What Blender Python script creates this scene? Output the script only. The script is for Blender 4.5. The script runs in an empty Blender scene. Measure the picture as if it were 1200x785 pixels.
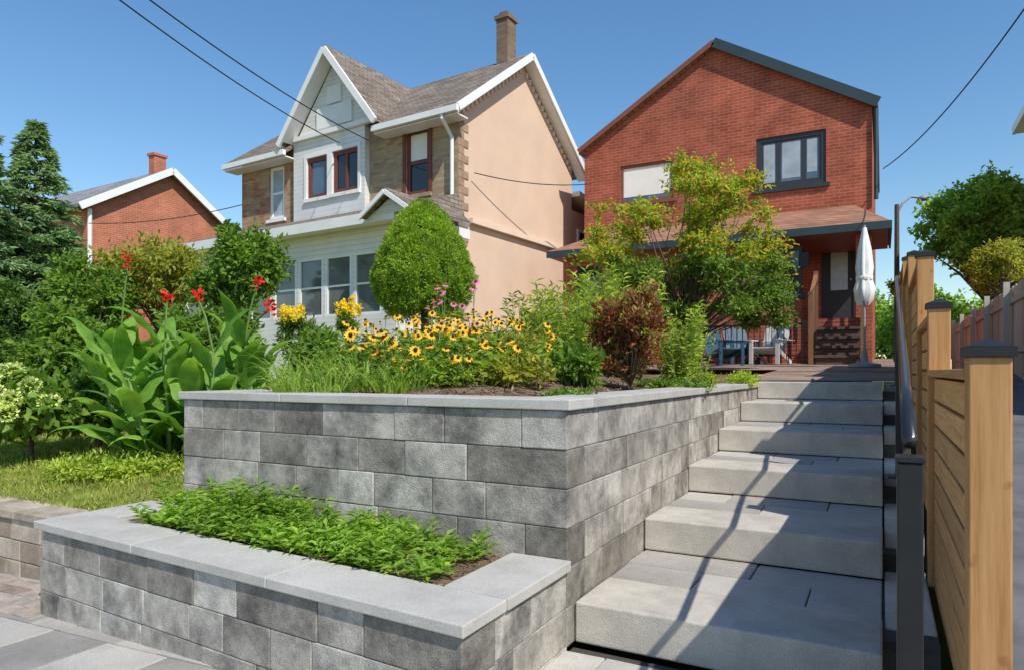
import bpy, bmesh, math, random
import numpy as np
from mathutils import Vector, Matrix
R = math.radians
random.seed(7); rng = np.random.default_rng(7)
sc = bpy.context.scene; col = sc.collection
EYE = 1.197; YAW = R(28.5); F = 800.0; HX = 600.0; HY = 435.0
CS, SN = math.cos(YAW), math.sin(YAW)
U = random.uniform

# ------------------------------------------------------------------ geometry of the view
def ray(px, py):
    a = (px-HX)/F
    return Vector((CS*a-SN, SN*a+CS, (HY-py)/F))
def pt(px, py, t):
    r = ray(px, py)*t; r.z += EYE; return r
def atY(px, py, Y):
    r = ray(px, py); return pt(px, py, Y/r.y)

# ------------------------------------------------------------------ objects
WM = {}
def tag(o, label=None, cat=None, group=None, kind=None):
    if label: o['label'] = label
    if cat: o['category'] = cat
    if group: o['group'] = group
    if kind: o['kind'] = kind
    return o
def empty(name, loc, rz=0, label=None, cat=None, group=None):
    o = bpy.data.objects.new(name, None); col.objects.link(o)
    o.location = loc; o.rotation_euler = (0, 0, rz); o.empty_display_size = .2
    WM[o] = Matrix.Translation(Vector(loc)) @ Matrix.Rotation(rz, 4, 'Z')
    return tag(o, label, cat, group)
def link_mesh(name, me, mat, parent, origin=None):
    o = bpy.data.objects.new(name, me); col.objects.link(o)
    if mat: me.materials.append(mat)
    if parent is not None:
        o.parent = parent; WM[o] = WM[parent]
    else:
        o.location = origin or (0, 0, 0); WM[o] = Matrix.Translation(Vector(o.location))
    return o
class MB:
    def __init__(s): s.v = []; s.f = []
    def add(s, vs, fs):
        b = len(s.v); s.v += [tuple(v) for v in vs]; s.f += [tuple(b+i for i in f) for f in fs]
    def hexa(s, p):
        s.add(p, [(3,2,1,0),(4,5,6,7),(0,1,5,4),(1,2,6,5),(2,3,7,6),(3,0,4,7)])
    def box(s, x0, x1, y0, y1, z0, z1):
        s.hexa([(x0,y0,z0),(x1,y0,z0),(x1,y1,z0),(x0,y1,z0),(x0,y0,z1),(x1,y0,z1),(x1,y1,z1),(x0,y1,z1)])
    def poly(s, pts, ext):
        n = len(pts); e = Vector(ext); A = [Vector(p) for p in pts]; B = [p+e for p in A]
        s.add(A+B, [tuple(range(n))[::-1], tuple(range(n, 2*n))]+[(i,(i+1)%n,n+(i+1)%n,n+i) for i in range(n)])
    def quad(s, *p): s.add(p, [tuple(range(len(p)))])
    def beam(s, p, q, w, h, up=(0,0,1)):
        p, q = Vector(p), Vector(q); d = (q-p).normalized(); sd = d.cross(Vector(up))
        sd = sd.normalized()*w/2; u = sd.normalized().cross(d)*h/2
        s.hexa([p-sd-u, p+sd-u, q+sd-u, q-sd-u, p-sd+u, p+sd+u, q+sd+u, q-sd+u])
    def tube(s, path, rad, n=6):
        P = [Vector(p) for p in path]; k = len(P); rings = []
        if not hasattr(rad, '__len__'): rad = [rad]*k
        for i in range(k):
            d = (P[min(i+1,k-1)]-P[max(i-1,0)]).normalized()
            a = d.cross(Vector((0,0,1)) if abs(d.z) < .9 else Vector((1,0,0))).normalized(); b = d.cross(a)
            rings += [P[i]+(a*math.cos(2*math.pi*j/n)+b*math.sin(2*math.pi*j/n))*rad[i] for j in range(n)]
        f = [(i*n+j, i*n+(j+1)%n, (i+1)*n+(j+1)%n, (i+1)*n+j) for i in range(k-1) for j in range(n)]
        f += [tuple(range(n))[::-1], tuple(range((k-1)*n, k*n))]
        s.add(rings, f)
    def lathe(s, prof, c, n=16):
        c = Vector(c); k = len(prof)
        vs = [c+Vector((r*math.cos(2*math.pi*j/n), r*math.sin(2*math.pi*j/n), z)) for r, z in prof for j in range(n)]
        f = [(i*n+j, i*n+(j+1)%n, (i+1)*n+(j+1)%n, (i+1)*n+j) for i in range(k-1) for j in range(n)]
        f += [tuple(range(n))[::-1], tuple(range((k-1)*n, k*n))]
        s.add(vs, f)
    def blade(s, base, az, lean, L, W, bend, n=6, kind='leaf', fold=.12):
        p = Vector(base); S = Vector((-math.sin(az), math.cos(az), 0)); vs = []
        for i in range(n+1):
            q = i/n; th = lean+bend*q*q
            d = Vector((math.sin(th)*math.cos(az), math.sin(th)*math.sin(az), math.cos(th)))
            nn = S.cross(d)
            w = W*(math.sin(math.pi*min(1, q**.7*.97+.03))**1.05 if kind == 'leaf' else (1-q)**.6)*.5+.0008
            wv = w*.14*math.sin(q*17+az*5) if kind == 'leaf' else 0
            vs += [p+S*w+nn*(w*fold*2+wv), p.copy(), p-S*w+nn*(w*fold*2-wv)]
            p = p+d*(L/n)
        f = []
        for i in range(n):
            a = i*3; f += [(a, a+1, a+4, a+3), (a+1, a+2, a+5, a+4)]
        s.add(vs, f)
    def build(s, name, mat, parent=None, local=False, bevel=0, smooth=False, label=None, cat=None, group=None, kind=None, recalc=True):
        vs = [Vector(v) for v in s.v]; origin = None
        if parent is not None:
            if not local:
                inv = WM[parent].inverted(); vs = [inv @ v for v in vs]
        else:
            xs = [v.x for v in vs]; ys = [v.y for v in vs]; zs = [v.z for v in vs]
            origin = Vector(((min(xs)+max(xs))/2, (min(ys)+max(ys))/2, min(zs))); vs = [v-origin for v in vs]
        me = bpy.data.meshes.new(name); me.from_pydata([tuple(v) for v in vs], [], s.f); me.update()
        if recalc:
            bm = bmesh.new(); bm.from_mesh(me); bmesh.ops.recalc_face_normals(bm, faces=bm.faces); bm.to_mesh(me); bm.free()
        if smooth: me.shade_smooth()
        o = link_mesh(name, me, mat, parent, origin)
        if bevel:
            m = o.modifiers.new('bevel', 'BEVEL'); m.width = bevel; m.segments = 2; m.limit_method = 'ANGLE'
        return tag(o, label, cat, group, kind)

def nrm(a): return a/np.maximum(np.linalg.norm(a, axis=1, keepdims=True), 1e-6)
def leaf_obj(name, P, D, Nn, L, W, mat, parent=None, droop=.12, fold=.2, **kw):
    P = np.asarray(P, float); n = len(P); D = nrm(D); S = nrm(np.cross(D, Nn)); N2 = np.cross(S, D)
    L = np.broadcast_to(np.asarray(L, float).reshape(-1, 1), (n, 1)); W = np.broadcast_to(np.asarray(W, float).reshape(-1, 1), (n, 1))
    origin = None
    if parent is not None:
        inv = np.array(WM[parent].inverted()); P = P@inv[:3,:3].T+inv[:3,3]
    else:
        o3 = (P.min(0)+P.max(0))/2; o3[2] = P[:,2].min(); P = P-o3; origin = tuple(o3)
    V = np.empty((n, 4, 3)); V[:,0] = P; mid = P+D*L*.45+N2*fold*W
    V[:,1] = mid+S*W*.5; V[:,3] = mid-S*W*.5; V[:,2] = P+D*L-N2*droop*L
    me = bpy.data.meshes.new(name); me.vertices.add(n*4); me.vertices.foreach_set('co', V.reshape(-1))
    b = (np.arange(n)*4).reshape(-1, 1); idx = (b+np.array([[0,1,2,0,2,3]])).reshape(-1)
    me.loops.add(n*6); me.loops.foreach_set('vertex_index', idx.astype(np.int32))
    me.polygons.add(n*2); me.polygons.foreach_set('loop_start', (np.arange(n*2)*3).astype(np.int32))
    me.update(calc_edges=True)
    return tag(link_mesh(name, me, mat, parent, origin), **kw)
def rdir(n):
    return nrm(rng.normal(size=(n, 3)))

# ------------------------------------------------------------------ materials
def newmat(name):
    m = bpy.data.materials.new(name); m.use_nodes = True; nt = m.node_tree
    return m, nt, nt.nodes['Principled BSDF'], nt.nodes['Material Output']
def nd(nt, t, **kw):
    n = nt.nodes.new(t)
    for k, v in kw.items(): setattr(n, k, v)
    return n
def c4(c): return (c[0], c[1], c[2], 1)
def ramp(nt, stops, const=False):
    r = nt.nodes.new('ShaderNodeValToRGB'); e = r.color_ramp.elements
    while len(e) < len(stops): e.new(.5)
    for i, (p, c) in enumerate(stops): e[i].position = p; e[i].color = c4(c)
    if const: r.color_ramp.interpolation = 'CONSTANT'
    return r
def mixc(nt, mode, fac, a, b):
    m = nt.nodes.new('ShaderNodeMix'); m.data_type = 'RGBA'; m.blend_type = mode
    if isinstance(fac, (int, float)): m.inputs[0].default_value = fac
    else: nt.links.new(fac, m.inputs[0])
    for s, i in ((a, 6), (b, 7)):
        if isinstance(s, tuple): m.inputs[i].default_value = c4(s)
        else: nt.links.new(s, m.inputs[i])
    return m.outputs[2]
def noise(nt, co, scale, detail=4, rough=.6):
    n = nd(nt, 'ShaderNodeTexNoise'); n.inputs['Scale'].default_value = scale; n.inputs['Detail'].default_value = detail
    n.inputs['Roughness'].default_value = rough; nt.links.new(co, n.inputs['Vector']); return n.outputs[0]
def bump(nt, h, bs, strength, dist=.01):
    b = nd(nt, 'ShaderNodeBump'); b.inputs['Strength'].default_value = strength; b.inputs['Distance'].default_value = dist
    nt.links.new(h, b.inputs['Height']); nt.links.new(b.outputs[0], bs.inputs['Normal']); return b
def flat(name, c, rough=.6, var=.25, scale=8, metal=0, bmp=.15, spec=.4):
    m, nt, bs, out = newmat(name); tc = nd(nt, 'ShaderNodeTexCoord').outputs['Object']
    n = noise(nt, tc, scale)
    r = ramp(nt, [(.3, tuple(x*(1-var) for x in c)), (.7, tuple(min(1, x*(1+var)) for x in c))])
    nt.links.new(n, r.inputs[0]); nt.links.new(r.outputs[0], bs.inputs['Base Color'])
    bs.inputs['Roughness'].default_value = rough; bs.inputs['Metallic'].default_value = metal
    bs.inputs['Specular IOR Level'].default_value = spec
    if bmp: bump(nt, noise(nt, tc, scale*9), bs, bmp, .005)
    return m
def leafmat(name, cols, transl=.3, rough=.55, tint=(1.7,1.7,.8), spec=.3, ns=3.0):
    m, nt, bs, out = newmat(name); g = nd(nt, 'ShaderNodeNewGeometry')
    k = len(cols); r = ramp(nt, [(i/max(1, k-1), c) for i, c in enumerate(cols)])
    nt.links.new(g.outputs['Random Per Island'], r.inputs[0])
    tc = nd(nt, 'ShaderNodeTexCoord').outputs['Object']
    n = noise(nt, tc, ns, 2); r2 = ramp(nt, [(.3, (.72,.74,.75)), (.7, (1.27,1.24,1.15))]); nt.links.new(n, r2.inputs[0])
    cc = mixc(nt, 'MULTIPLY', 1.0, r.outputs[0], r2.outputs[0])
    nt.links.new(cc, bs.inputs['Base Color']); bs.inputs['Roughness'].default_value = rough; bs.inputs['Specular IOR Level'].default_value = spec
    t = nd(nt, 'ShaderNodeBsdfTranslucent'); nt.links.new(mixc(nt, 'MULTIPLY', 1.0, cc, tint), t.inputs['Color'])
    ms = nd(nt, 'ShaderNodeMixShader'); ms.inputs[0].default_value = transl
    nt.links.new(bs.outputs[0], ms.inputs[1]); nt.links.new(t.outputs[0], ms.inputs[2]); nt.links.new(ms.outputs[0], out.inputs['Surface'])
    return m
def stonemat(name, stops, rough=.85, n1=5, lo=.62, hi=1.2, bmp=.5, speck=.35, smudge=0, sm_lo=.45, sm_hi=.68, sm_sc=2.6):
    m, nt, bs, out = newmat(name); g = nd(nt, 'ShaderNodeNewGeometry'); tc = nd(nt, 'ShaderNodeTexCoord').outputs['Object']
    r = ramp(nt, stops); nt.links.new(g.outputs['Random Per Island'], r.inputs[0])
    off = nd(nt, 'ShaderNodeVectorMath', operation='ADD'); nt.links.new(tc, off.inputs[0])
    cmb = nd(nt, 'ShaderNodeCombineXYZ'); mu = nd(nt, 'ShaderNodeMath', operation='MULTIPLY'); mu.inputs[1].default_value = 37
    nt.links.new(g.outputs['Random Per Island'], mu.inputs[0]); nt.links.new(mu.outputs[0], cmb.inputs[0]); nt.links.new(cmb.outputs[0], off.inputs[1])
    a = noise(nt, off.outputs[0], n1, 6, .68); ra = ramp(nt, [(.3, (lo,lo,lo)), (.7, (hi,hi,hi))]); nt.links.new(a, ra.inputs[0])
    b = noise(nt, tc, 160, 2, .7); rb = ramp(nt, [(.3, (1-speck,)*3), (.7, (1+speck*.6,)*3)]); nt.links.new(b, rb.inputs[0])
    cc = mixc(nt, 'MULTIPLY', 1, mixc(nt, 'MULTIPLY', 1, r.outputs[0], ra.outputs[0]), rb.outputs[0])
    if smudge:
        s_ = noise(nt, off.outputs[0], sm_sc, 6, .72); rs = ramp(nt, [(sm_lo, (1,1,1)), (sm_hi, (1-smudge, 1-smudge, 1-smudge*.98))]); nt.links.new(s_, rs.inputs[0])
        cc = mixc(nt, 'MULTIPLY', 1, cc, rs.outputs[0])
    nt.links.new(cc, bs.inputs['Base Color']); bs.inputs['Roughness'].default_value = rough; bs.inputs['Specular IOR Level'].default_value = .25
    h = nd(nt, 'ShaderNodeMath', operation='ADD'); nt.links.new(noise(nt, off.outputs[0], 28, 6, .7), h.inputs[0]); nt.links.new(b, h.inputs[1])
    bump(nt, h.outputs[0], bs, bmp, .006)
    return m
def wallcoord(nt):
    tc = nd(nt, 'ShaderNodeTexCoord').outputs['Object']; s = nd(nt, 'ShaderNodeSeparateXYZ'); nt.links.new(tc, s.inputs[0])
    a = nd(nt, 'ShaderNodeMath', operation='ADD'); nt.links.new(s.outputs[0], a.inputs[0]); nt.links.new(s.outputs[1], a.inputs[1])
    c = nd(nt, 'ShaderNodeCombineXYZ'); nt.links.new(a.outputs[0], c.inputs[0]); nt.links.new(s.outputs[2], c.inputs[1])
    return tc, c.outputs[0], s
def brickmat(name, c1, c2, mortar, w=.22, h=.075, mort=.009, bmp=.5, rough=.85, sm=.1, var=.22, patch=None):
    m, nt, bs, out = newmat(name); tc, co, s = wallcoord(nt)
    b = nd(nt, 'ShaderNodeTexBrick'); nt.links.new(co, b.inputs['Vector'])
    for k, v in (('Scale', 1.0), ('Mortar Size', mort), ('Mortar Smooth', sm), ('Brick Width', w), ('Row Height', h), ('Bias', 0.0)): b.inputs[k].default_value = v
    b.inputs['Color1'].default_value = c4(c1); b.inputs['Color2'].default_value = c4(c2); b.inputs['Mortar'].default_value = c4(mortar)
    n = noise(nt, tc, 1.3, 6, .65); r = ramp(nt, [(.3, (1-var,)*3), (.7, (1+var,)*3)]); nt.links.new(n, r.inputs[0])
    cc = mixc(nt, 'MULTIPLY', 1, b.outputs['Color'], r.outputs[0])
    if patch:
        n2 = noise(nt, co, 2.2, 3); r2 = ramp(nt, [(.48, (0,0,0)), (.56, (1,1,1))]); nt.links.new(n2, r2.inputs[0])
        cc = mixc(nt, 'MIX', r2.outputs[0], cc, mixc(nt, 'MULTIPLY', 1, cc, patch))
    nt.links.new(cc, bs.inputs['Base Color']); bs.inputs['Roughness'].default_value = rough; bs.inputs['Specular IOR Level'].default_value = .2
    inv = nd(nt, 'ShaderNodeMath', operation='SUBTRACT'); inv.inputs[0].default_value = 1; nt.links.new(b.outputs['Fac'], inv.inputs[1])
    bump(nt, inv.outputs[0], bs, bmp, .01)
    return m
def sidingmat(name, c, pitch=.11):
    m, nt, bs, out = newmat(name); tc, co, s = wallcoord(nt)
    d = nd(nt, 'ShaderNodeMath', operation='DIVIDE'); d.inputs[1].default_value = pitch; nt.links.new(s.outputs[2], d.inputs[0])
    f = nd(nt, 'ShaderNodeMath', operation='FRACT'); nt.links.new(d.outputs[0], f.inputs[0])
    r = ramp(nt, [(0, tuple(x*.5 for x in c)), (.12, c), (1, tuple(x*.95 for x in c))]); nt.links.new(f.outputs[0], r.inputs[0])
    n = noise(nt, tc, 2, 5); r2 = ramp(nt, [(.3, (.86,)*3), (.7, (1.05,)*3)]); nt.links.new(n, r2.inputs[0])
    nt.links.new(mixc(nt, 'MULTIPLY', 1, r.outputs[0], r2.outputs[0]), bs.inputs['Base Color']); bs.inputs['Roughness'].default_value = .5
    bump(nt, f.outputs[0], bs, .4, .012); return m
def woodmat(name, stops, axis='Y', rough=.65, knots=True, warm=True):
    m, nt, bs, out = newmat(name); g = nd(nt, 'ShaderNodeNewGeometry'); tc = nd(nt, 'ShaderNodeTexCoord').outputs['Object']
    mp = nd(nt, 'ShaderNodeMapping'); nt.links.new(tc, mp.inputs[0])
    mp.inputs['Scale'].default_value = {'Y': (14, 1.1, 30), 'Z': (22, 22, 1.0), 'X': (1.1, 14, 22)}[axis]
    n = noise(nt, mp.outputs[0], 2.2, 7, .7); r = ramp(nt, stops); nt.links.new(n, r.inputs[0])
    r2 = ramp(nt, [(0, (.66,.63,.6)), (1, (1.2,1.15,1.1))] if warm else [(0, (.75,.75,.75)), (1, (1.15,1.15,1.15))]); nt.links.new(g.outputs['Random Per Island'], r2.inputs[0])
    cc = mixc(nt, 'MULTIPLY', 1, r.outputs[0], r2.outputs[0])
    if knots:
        kn = noise(nt, tc, 9, 2, .5); rk = ramp(nt, [(.66, (1,1,1)), (.76, (.5,.42,.36))]); nt.links.new(kn, rk.inputs[0])
        cc = mixc(nt, 'MULTIPLY', 1, cc, rk.outputs[0])
    nt.links.new(cc, bs.inputs['Base Color']); bs.inputs['Roughness'].default_value = rough
    bs.inputs['Specular IOR Level'].default_value = .25; bump(nt, n, bs, .3, .004); return m
def glassmat(name, c, rough=.04):
    m, nt, bs, out = newmat(name); tc = nd(nt, 'ShaderNodeTexCoord').outputs['Object']
    n = noise(nt, tc, 1.5, 2); r = ramp(nt, [(.35, tuple(x*.6 for x in c)), (.65, c)]); nt.links.new(n, r.inputs[0])
    nt.links.new(r.outputs[0], bs.inputs['Base Color']); bs.inputs['Roughness'].default_value = rough
    bs.inputs['Specular IOR Level'].default_value = .9; bump(nt, noise(nt, tc, .8, 1), bs, .06, .05); return m

M = {}
M['block'] = stonemat('weathered_wall_block', [(0,(.27,.245,.21)),(.25,(.4,.37,.32)),(.65,(.5,.465,.41)),(1,(.6,.565,.505))], n1=9, lo=.62, hi=1.2, smudge=.8, bmp=.7, sm_lo=.44, sm_hi=.72, sm_sc=3.2, speck=.26)
M['blockbrown'] = stonemat('tan_wall_block', [(0,(.36,.28,.21)),(.5,(.47,.385,.3)),(1,(.55,.47,.38))], smudge=.3)
M['cap'] = stonemat('grey_cap_stone', [(0,(.49,.465,.425)),(1,(.53,.505,.46))], n1=2.5, lo=.86, hi=1.06, bmp=.22, speck=.18, smudge=.18)
M['slab'] = stonemat('pale_step_slab', [(0,(.58,.535,.465)),(1,(.65,.605,.53))], n1=3, lo=.78, hi=1.08, bmp=.45, speck=.26, smudge=.28, sm_sc=1.6)
M['paver'] = stonemat('grey_paver', [(0,(.36,.34,.31)),(.5,(.5,.47,.43)),(1,(.63,.595,.54))], n1=4, lo=.76, hi=1.1, bmp=.35, speck=.22, smudge=.42, sm_sc=2.0)
M['pinkstone'] = stonemat('pinkish_stone', [(0,(.38,.3,.25)),(1,(.52,.43,.37))])
M['brownpaver'] = stonemat('brown_paver', [(0,(.3,.23,.185)),(.5,(.4,.325,.27)),(1,(.48,.41,.35))], n1=8)
M['dark'] = flat('dark_joint', (.06,.056,.05), .95)
M['wood'] = woodmat('cedar_board', [(.3,(.45,.22,.08)),(.5,(.63,.34,.13)),(.7,(.75,.46,.21))], 'Y')
M['gapshade'] = flat('painted_gap_shade', (.07,.038,.02), .9, .2, 6)  # very dark brown that paints shade into the gaps between fence boards
M['woodpost'] = woodmat('cedar_post', [(.3,(.42,.205,.075)),(.5,(.58,.31,.125)),(.7,(.68,.405,.185))], 'Z')
M['porchwood'] = woodmat('porch_wood', [(.3,(.15,.075,.04)),(.7,(.28,.15,.08))], 'Z')
M['greywood'] = woodmat('weathered_board', [(.3,(.42,.39,.31)),(.7,(.58,.54,.44))], 'Z', .8, False, False)
M['black'] = flat('black_metal', (.018,.018,.02), .45, .15, 20, 0, .05, .4)
M['steel'] = flat('rail_metal', (.02,.02,.022), .22, .1, 20, 0, .02, .6)
M['red'] = brickmat('red_brick', (.46,.1,.052), (.34,.072,.038), (.36,.2,.145), patch=(.88,.84,.82))
M['red2'] = brickmat('duller_red_brick', (.4,.09,.05), (.3,.066,.038), (.32,.18,.13), patch=(.88,.84,.82))
M['orange'] = brickmat('orange_brick', (.52,.155,.085), (.42,.12,.065), (.44,.27,.19))
M['tan'] = brickmat('tan_brick', (.46,.345,.22), (.31,.225,.14), (.34,.28,.21), w=.22, h=.07, mort=.007, var=.1, patch=(.94,.91,.88))
M['tanred'] = brickmat('reddish_tan_brick', (.45,.3,.19), (.32,.19,.12), (.34,.255,.185), w=.22, h=.07, mort=.007, var=.1, patch=(.9,.7,.6))
M['chimney'] = brickmat('brown_chimney_brick', (.25,.165,.11), (.17,.11,.075), (.2,.16,.125), w=.2, h=.07)
M['stucco'] = flat('beige_stucco', (.66,.485,.36), .9, .06, 1.2, 0, .3, .2)
M['stucco2'] = flat('beige_trim', (.72,.57,.45), .9, .06, 2, 0, .1, .2)
M['quoin'] = flat('quoin_brick', (.34,.235,.16), .9, .3, 5)
M['white'] = flat('white_paint', (.8,.79,.77), .5, .06, 2, 0, .05, .4)
M['siding'] = sidingmat('white_siding', (.79,.78,.76))
M['shingle'] = brickmat('grey_brown_shingle', (.27,.22,.18), (.16,.13,.105), (.07,.06,.05), w=.3, h=.1, mort=.008, bmp=.6, var=.25)
M['shinglered'] = brickmat('red_brown_shingle', (.38,.2,.13), (.27,.135,.085), (.13,.065,.045), w=.3, h=.09, mort=.007, bmp=.6)
M['shinglegrey'] = brickmat('grey_shingle', (.3,.3,.31), (.2,.2,.21), (.1,.1,.1), w=.3, h=.1, mort=.007)
M['fasciadark'] = flat('dark_fascia', (.03,.05,.058), .5, .1, 3)
M['fasciabrown'] = flat('brown_fascia', (.2,.075,.05), .5, .15, 3)
M['maroon'] = flat('maroon_frame', (.16,.045,.028), .5, .15, 4)
M['framegrey'] = flat('charcoal_frame', (.035,.038,.042), .45, .1, 4)
M['porchstep'] = flat('brown_porch_step', (.11,.065,.048), .8, .25, 6)
M['glass'] = glassmat('window_glass', (.1,.15,.2)); M['glassdark'] = glassmat('dark_glass', (.02,.022,.025))
M['glassporch'] = glassmat('porch_glass', (.17,.18,.18))
M['blind'] = flat('window_blind', (.78,.76,.72), .7, .05, 3)
M['curtain'] = flat('pale_curtain', (.34,.4,.46), .8, .2, 3)
M['doorpane'] = flat('frosted_pane', (.5,.56,.6), .25, .15, 9)
M['soil'] = flat('garden_soil', (.17,.115,.08), .95, .55, 14, 0, .8, .1)
M['ground'] = flat('ground_grass', (.1,.12,.035), .95, .35, 1.4, 0, .5, .1)
M['lawn'] = flat('lawn_soil', (.2,.21,.055), .95, .4, 3.2, 0, .6, .1)
M['patio'] = brickmat('patio_paver', (.34,.24,.19), (.27,.19,.15), (.15,.12,.1), w=.2, h=.1)
M['asphalt'] = flat('asphalt', (.13,.13,.13), .9, .3, 3, 0, .5, .2)
M['bark'] = flat('bark', (.13,.1,.075), .9, .35, 12, 0, .7, .1)
M['stem'] = flat('green_stem', (.13,.21,.05), .7, .2, 9)
M['teal'] = flat('dark_blue_plastic', (.015,.06,.11), .55, .12, 6)
M['palegrey'] = flat('pale_grey_plastic', (.58,.58,.57), .55, .1, 6)
M['canvas'] = flat('white_canvas', (.76,.76,.73), .85, .08, 6, 0, .2, .2)
M['wire'] = flat('wire_black', (.02,.02,.022), .6, .1, 6)
M['lamp'] = flat('lamp_grey', (.3,.31,.32), .5, .1, 4)
L_ = {
 'planter': leafmat('leaf_fresh_green', [(.12,.24,.03),(.21,.36,.048),(.33,.48,.085)], .4),
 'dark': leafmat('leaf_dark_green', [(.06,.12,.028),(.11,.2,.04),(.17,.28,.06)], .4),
 'mid': leafmat('leaf_mid_green', [(.085,.16,.026),(.15,.265,.04),(.25,.37,.068)], .45),
 'tree': leafmat('leaf_tree_green', [(.17,.28,.05),(.27,.41,.075),(.38,.52,.12)], .55),
 'olive': leafmat('leaf_olive', [(.18,.22,.035),(.32,.34,.055),(.46,.43,.09)], .45),
 'spruce': leafmat('needle_blue_green', [(.13,.22,.115),(.21,.33,.175),(.32,.44,.26)], .35),
 'alberta': leafmat('needle_bright_green', [(.17,.28,.03),(.27,.4,.045),(.39,.52,.08)], .4),
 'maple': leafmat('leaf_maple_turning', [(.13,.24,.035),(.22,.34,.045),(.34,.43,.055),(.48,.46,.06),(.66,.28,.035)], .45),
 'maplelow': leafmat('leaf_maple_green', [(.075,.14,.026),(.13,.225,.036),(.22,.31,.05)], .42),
 'lime': leafmat('leaf_lime', [(.22,.33,.04),(.36,.47,.065),(.52,.58,.12)], .42),
 'burgundy': leafmat('leaf_burgundy', [(.14,.03,.025),(.24,.06,.035),(.34,.14,.06),(.26,.2,.06),(.17,.04,.03)], .35, .5, (1.6,1.2,.8)),
 'canna': leafmat('leaf_canna', [(.095,.215,.03),(.155,.315,.045),(.25,.42,.075)], .4, .55, (1.7,1.7,.7), .2, 9.0),
 'grass': leafmat('leaf_grass', [(.14,.25,.035),(.24,.37,.05),(.38,.48,.1)], .4),
 'lawn': leafmat('blade_lawn', [(.16,.24,.035),(.29,.36,.06),(.48,.46,.14)], .35),
 'yellow': leafmat('petal_yellow', [(.82,.36,.01),(.9,.48,.015),(.95,.58,.04)], .25),
 'paleyellow': leafmat('floret_yellow', [(.72,.56,.03),(.85,.7,.06),(.78,.64,.04)], .25),
 'pink': leafmat('petal_pink', [(.6,.16,.34),(.72,.3,.5)], .25),
 'redpetal': leafmat('petal_red', [(.7,.015,.015),(.85,.04,.025)], .25, .5, (1.5,1,1)),
 'cream': leafmat('floret_lime_white', [(.46,.56,.15),(.6,.67,.25),(.72,.74,.38)], .25),
 'brown': flat('seed_brown', (.05,.025,.012), .9, .3, 60)}

# ------------------------------------------------------------------ setting: ground
def gz(x): return .046*(x+1.2) if x < -1.2 else 0.0
mb = MB(); mb.quad((-300,-100,-.45),(300,-100,-.45),(300,500,-.45),(-300,500,-.45))
mb.build('ground', M['ground'], kind='structure')
mb = MB()
y = -1.2
while y < 2.7:
    x = -9.0+U(0, .5); h = random.choice([.3, .3, .45])
    y1 = min(y+h, 2.782)
    while x < .5:
        w = random.choice([.3, .45, .45, .6]); x1 = x+w-.007
        zz = U(-.002, .002)
        mb.hexa([(x,y,gz(x)-.06),(x1,y,gz(x1)-.06),(x1,y1-.007,gz(x1)-.06),(x,y1-.007,gz(x)-.06),
                 (x,y,gz(x)+zz),(x1,y,gz(x1)+zz),(x1,y1-.007,gz(x1)+zz),(x,y1-.007,gz(x)+zz)])
        x += w
    y += h
mb.build('front_paving', M['paver'], kind='structure', bevel=.004)
mb = MB(); mb.quad((-9.5,-1.5,gz(-9.5)-.02),(-1.2,-1.5,-.02),(-1.2,2.7,-.02),(-9.5,2.7,gz(-9.5)-.02)); mb.quad((-1.2,-1.5,-.02),(.6,-1.5,-.02),(.6,2.78,-.02),(-1.2,2.78,-.02))
mb.build('paving_bed', M['dark'], kind='structure')
mb = MB(); x = -9.0
while x < -4.16:
    for j, yy in enumerate((1.98, 2.09, 2.2, 2.31)):
        o = .1*(j % 2)
        zt = gz(x)+.012+U(-.002, .003)
        mb.box(x+o, x+o+.193, yy, yy+.103, zt-.05, zt)
    x += .2
mb.build('paver_strip', M['brownpaver'], kind='structure', bevel=.003)

def lawn_z(x, y):
    return min(1.02, .24+.16*max(0, y-2.6))
mb = MB(); xs = np.linspace(-40, -3.72, 50); ys = np.concatenate([np.linspace(2.62, 9, 30), np.linspace(9.5, 40, 20)])
for yv in ys:
    for xv in xs: mb.v.append((xv, yv, lawn_z(xv, yv)+.015*math.sin(xv*3)*math.sin(yv*2.3)))
for j in range(len(ys)-1):
    for i in range(len(xs)-1): a = j*50+i; mb.f.append((a, a+1, a+51, a+50))
mb.build('lawn', M['lawn'], kind='structure', smooth=True)
def bed_z(x, y): return 1.045+.1*min(1, max(0, y-2.95)*.9)*min(1, max(0, -1.5-x)*1.5)+.012*math.sin(x*11)*math.sin(y*9)
mb = MB(); nx, ny = 40, 60
for j in range(ny):
    yv = 2.9+(11.5-2.9)*j/(ny-1)
    for i in range(nx): xv = -3.72+(2.3)*i/(nx-1); mb.v.append((xv, yv, bed_z(xv, yv)))
for j in range(ny-1):
    for i in range(nx-1): a = j*nx+i; mb.f.append((a, a+1, a+nx+1, a+nx))
mb.build('bed_soil', M['soil'], kind='structure', smooth=True)
n = 3500; x = rng.uniform(-3.6, -1.5, n); y = rng.uniform(2.99, 5.5, n); z = np.array([bed_z(a, b)+.006 for a, b in zip(x, y)])
M['chip'] = leafmat('bark_chip', [(.09,.055,.035),(.18,.12,.08),(.3,.21,.14)], .02, .9)
leaf_obj('mulch', np.stack([x, y, z], 1), rdir(n)*np.array([[1,1,.35]]), rdir(n)*.4+np.array([[0,0,1.]]), rng.uniform(.015,.05,n), rng.uniform(.008,.02,n), M['chip'], None, .0, .05, label='brown bark mulch covering the soil of the raised bed', cat='mulch', kind='stuff')
n = 1300; x = rng.uniform(-3.7, -1.48, n); y = rng.uniform(2.15, 2.7, n)
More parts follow.
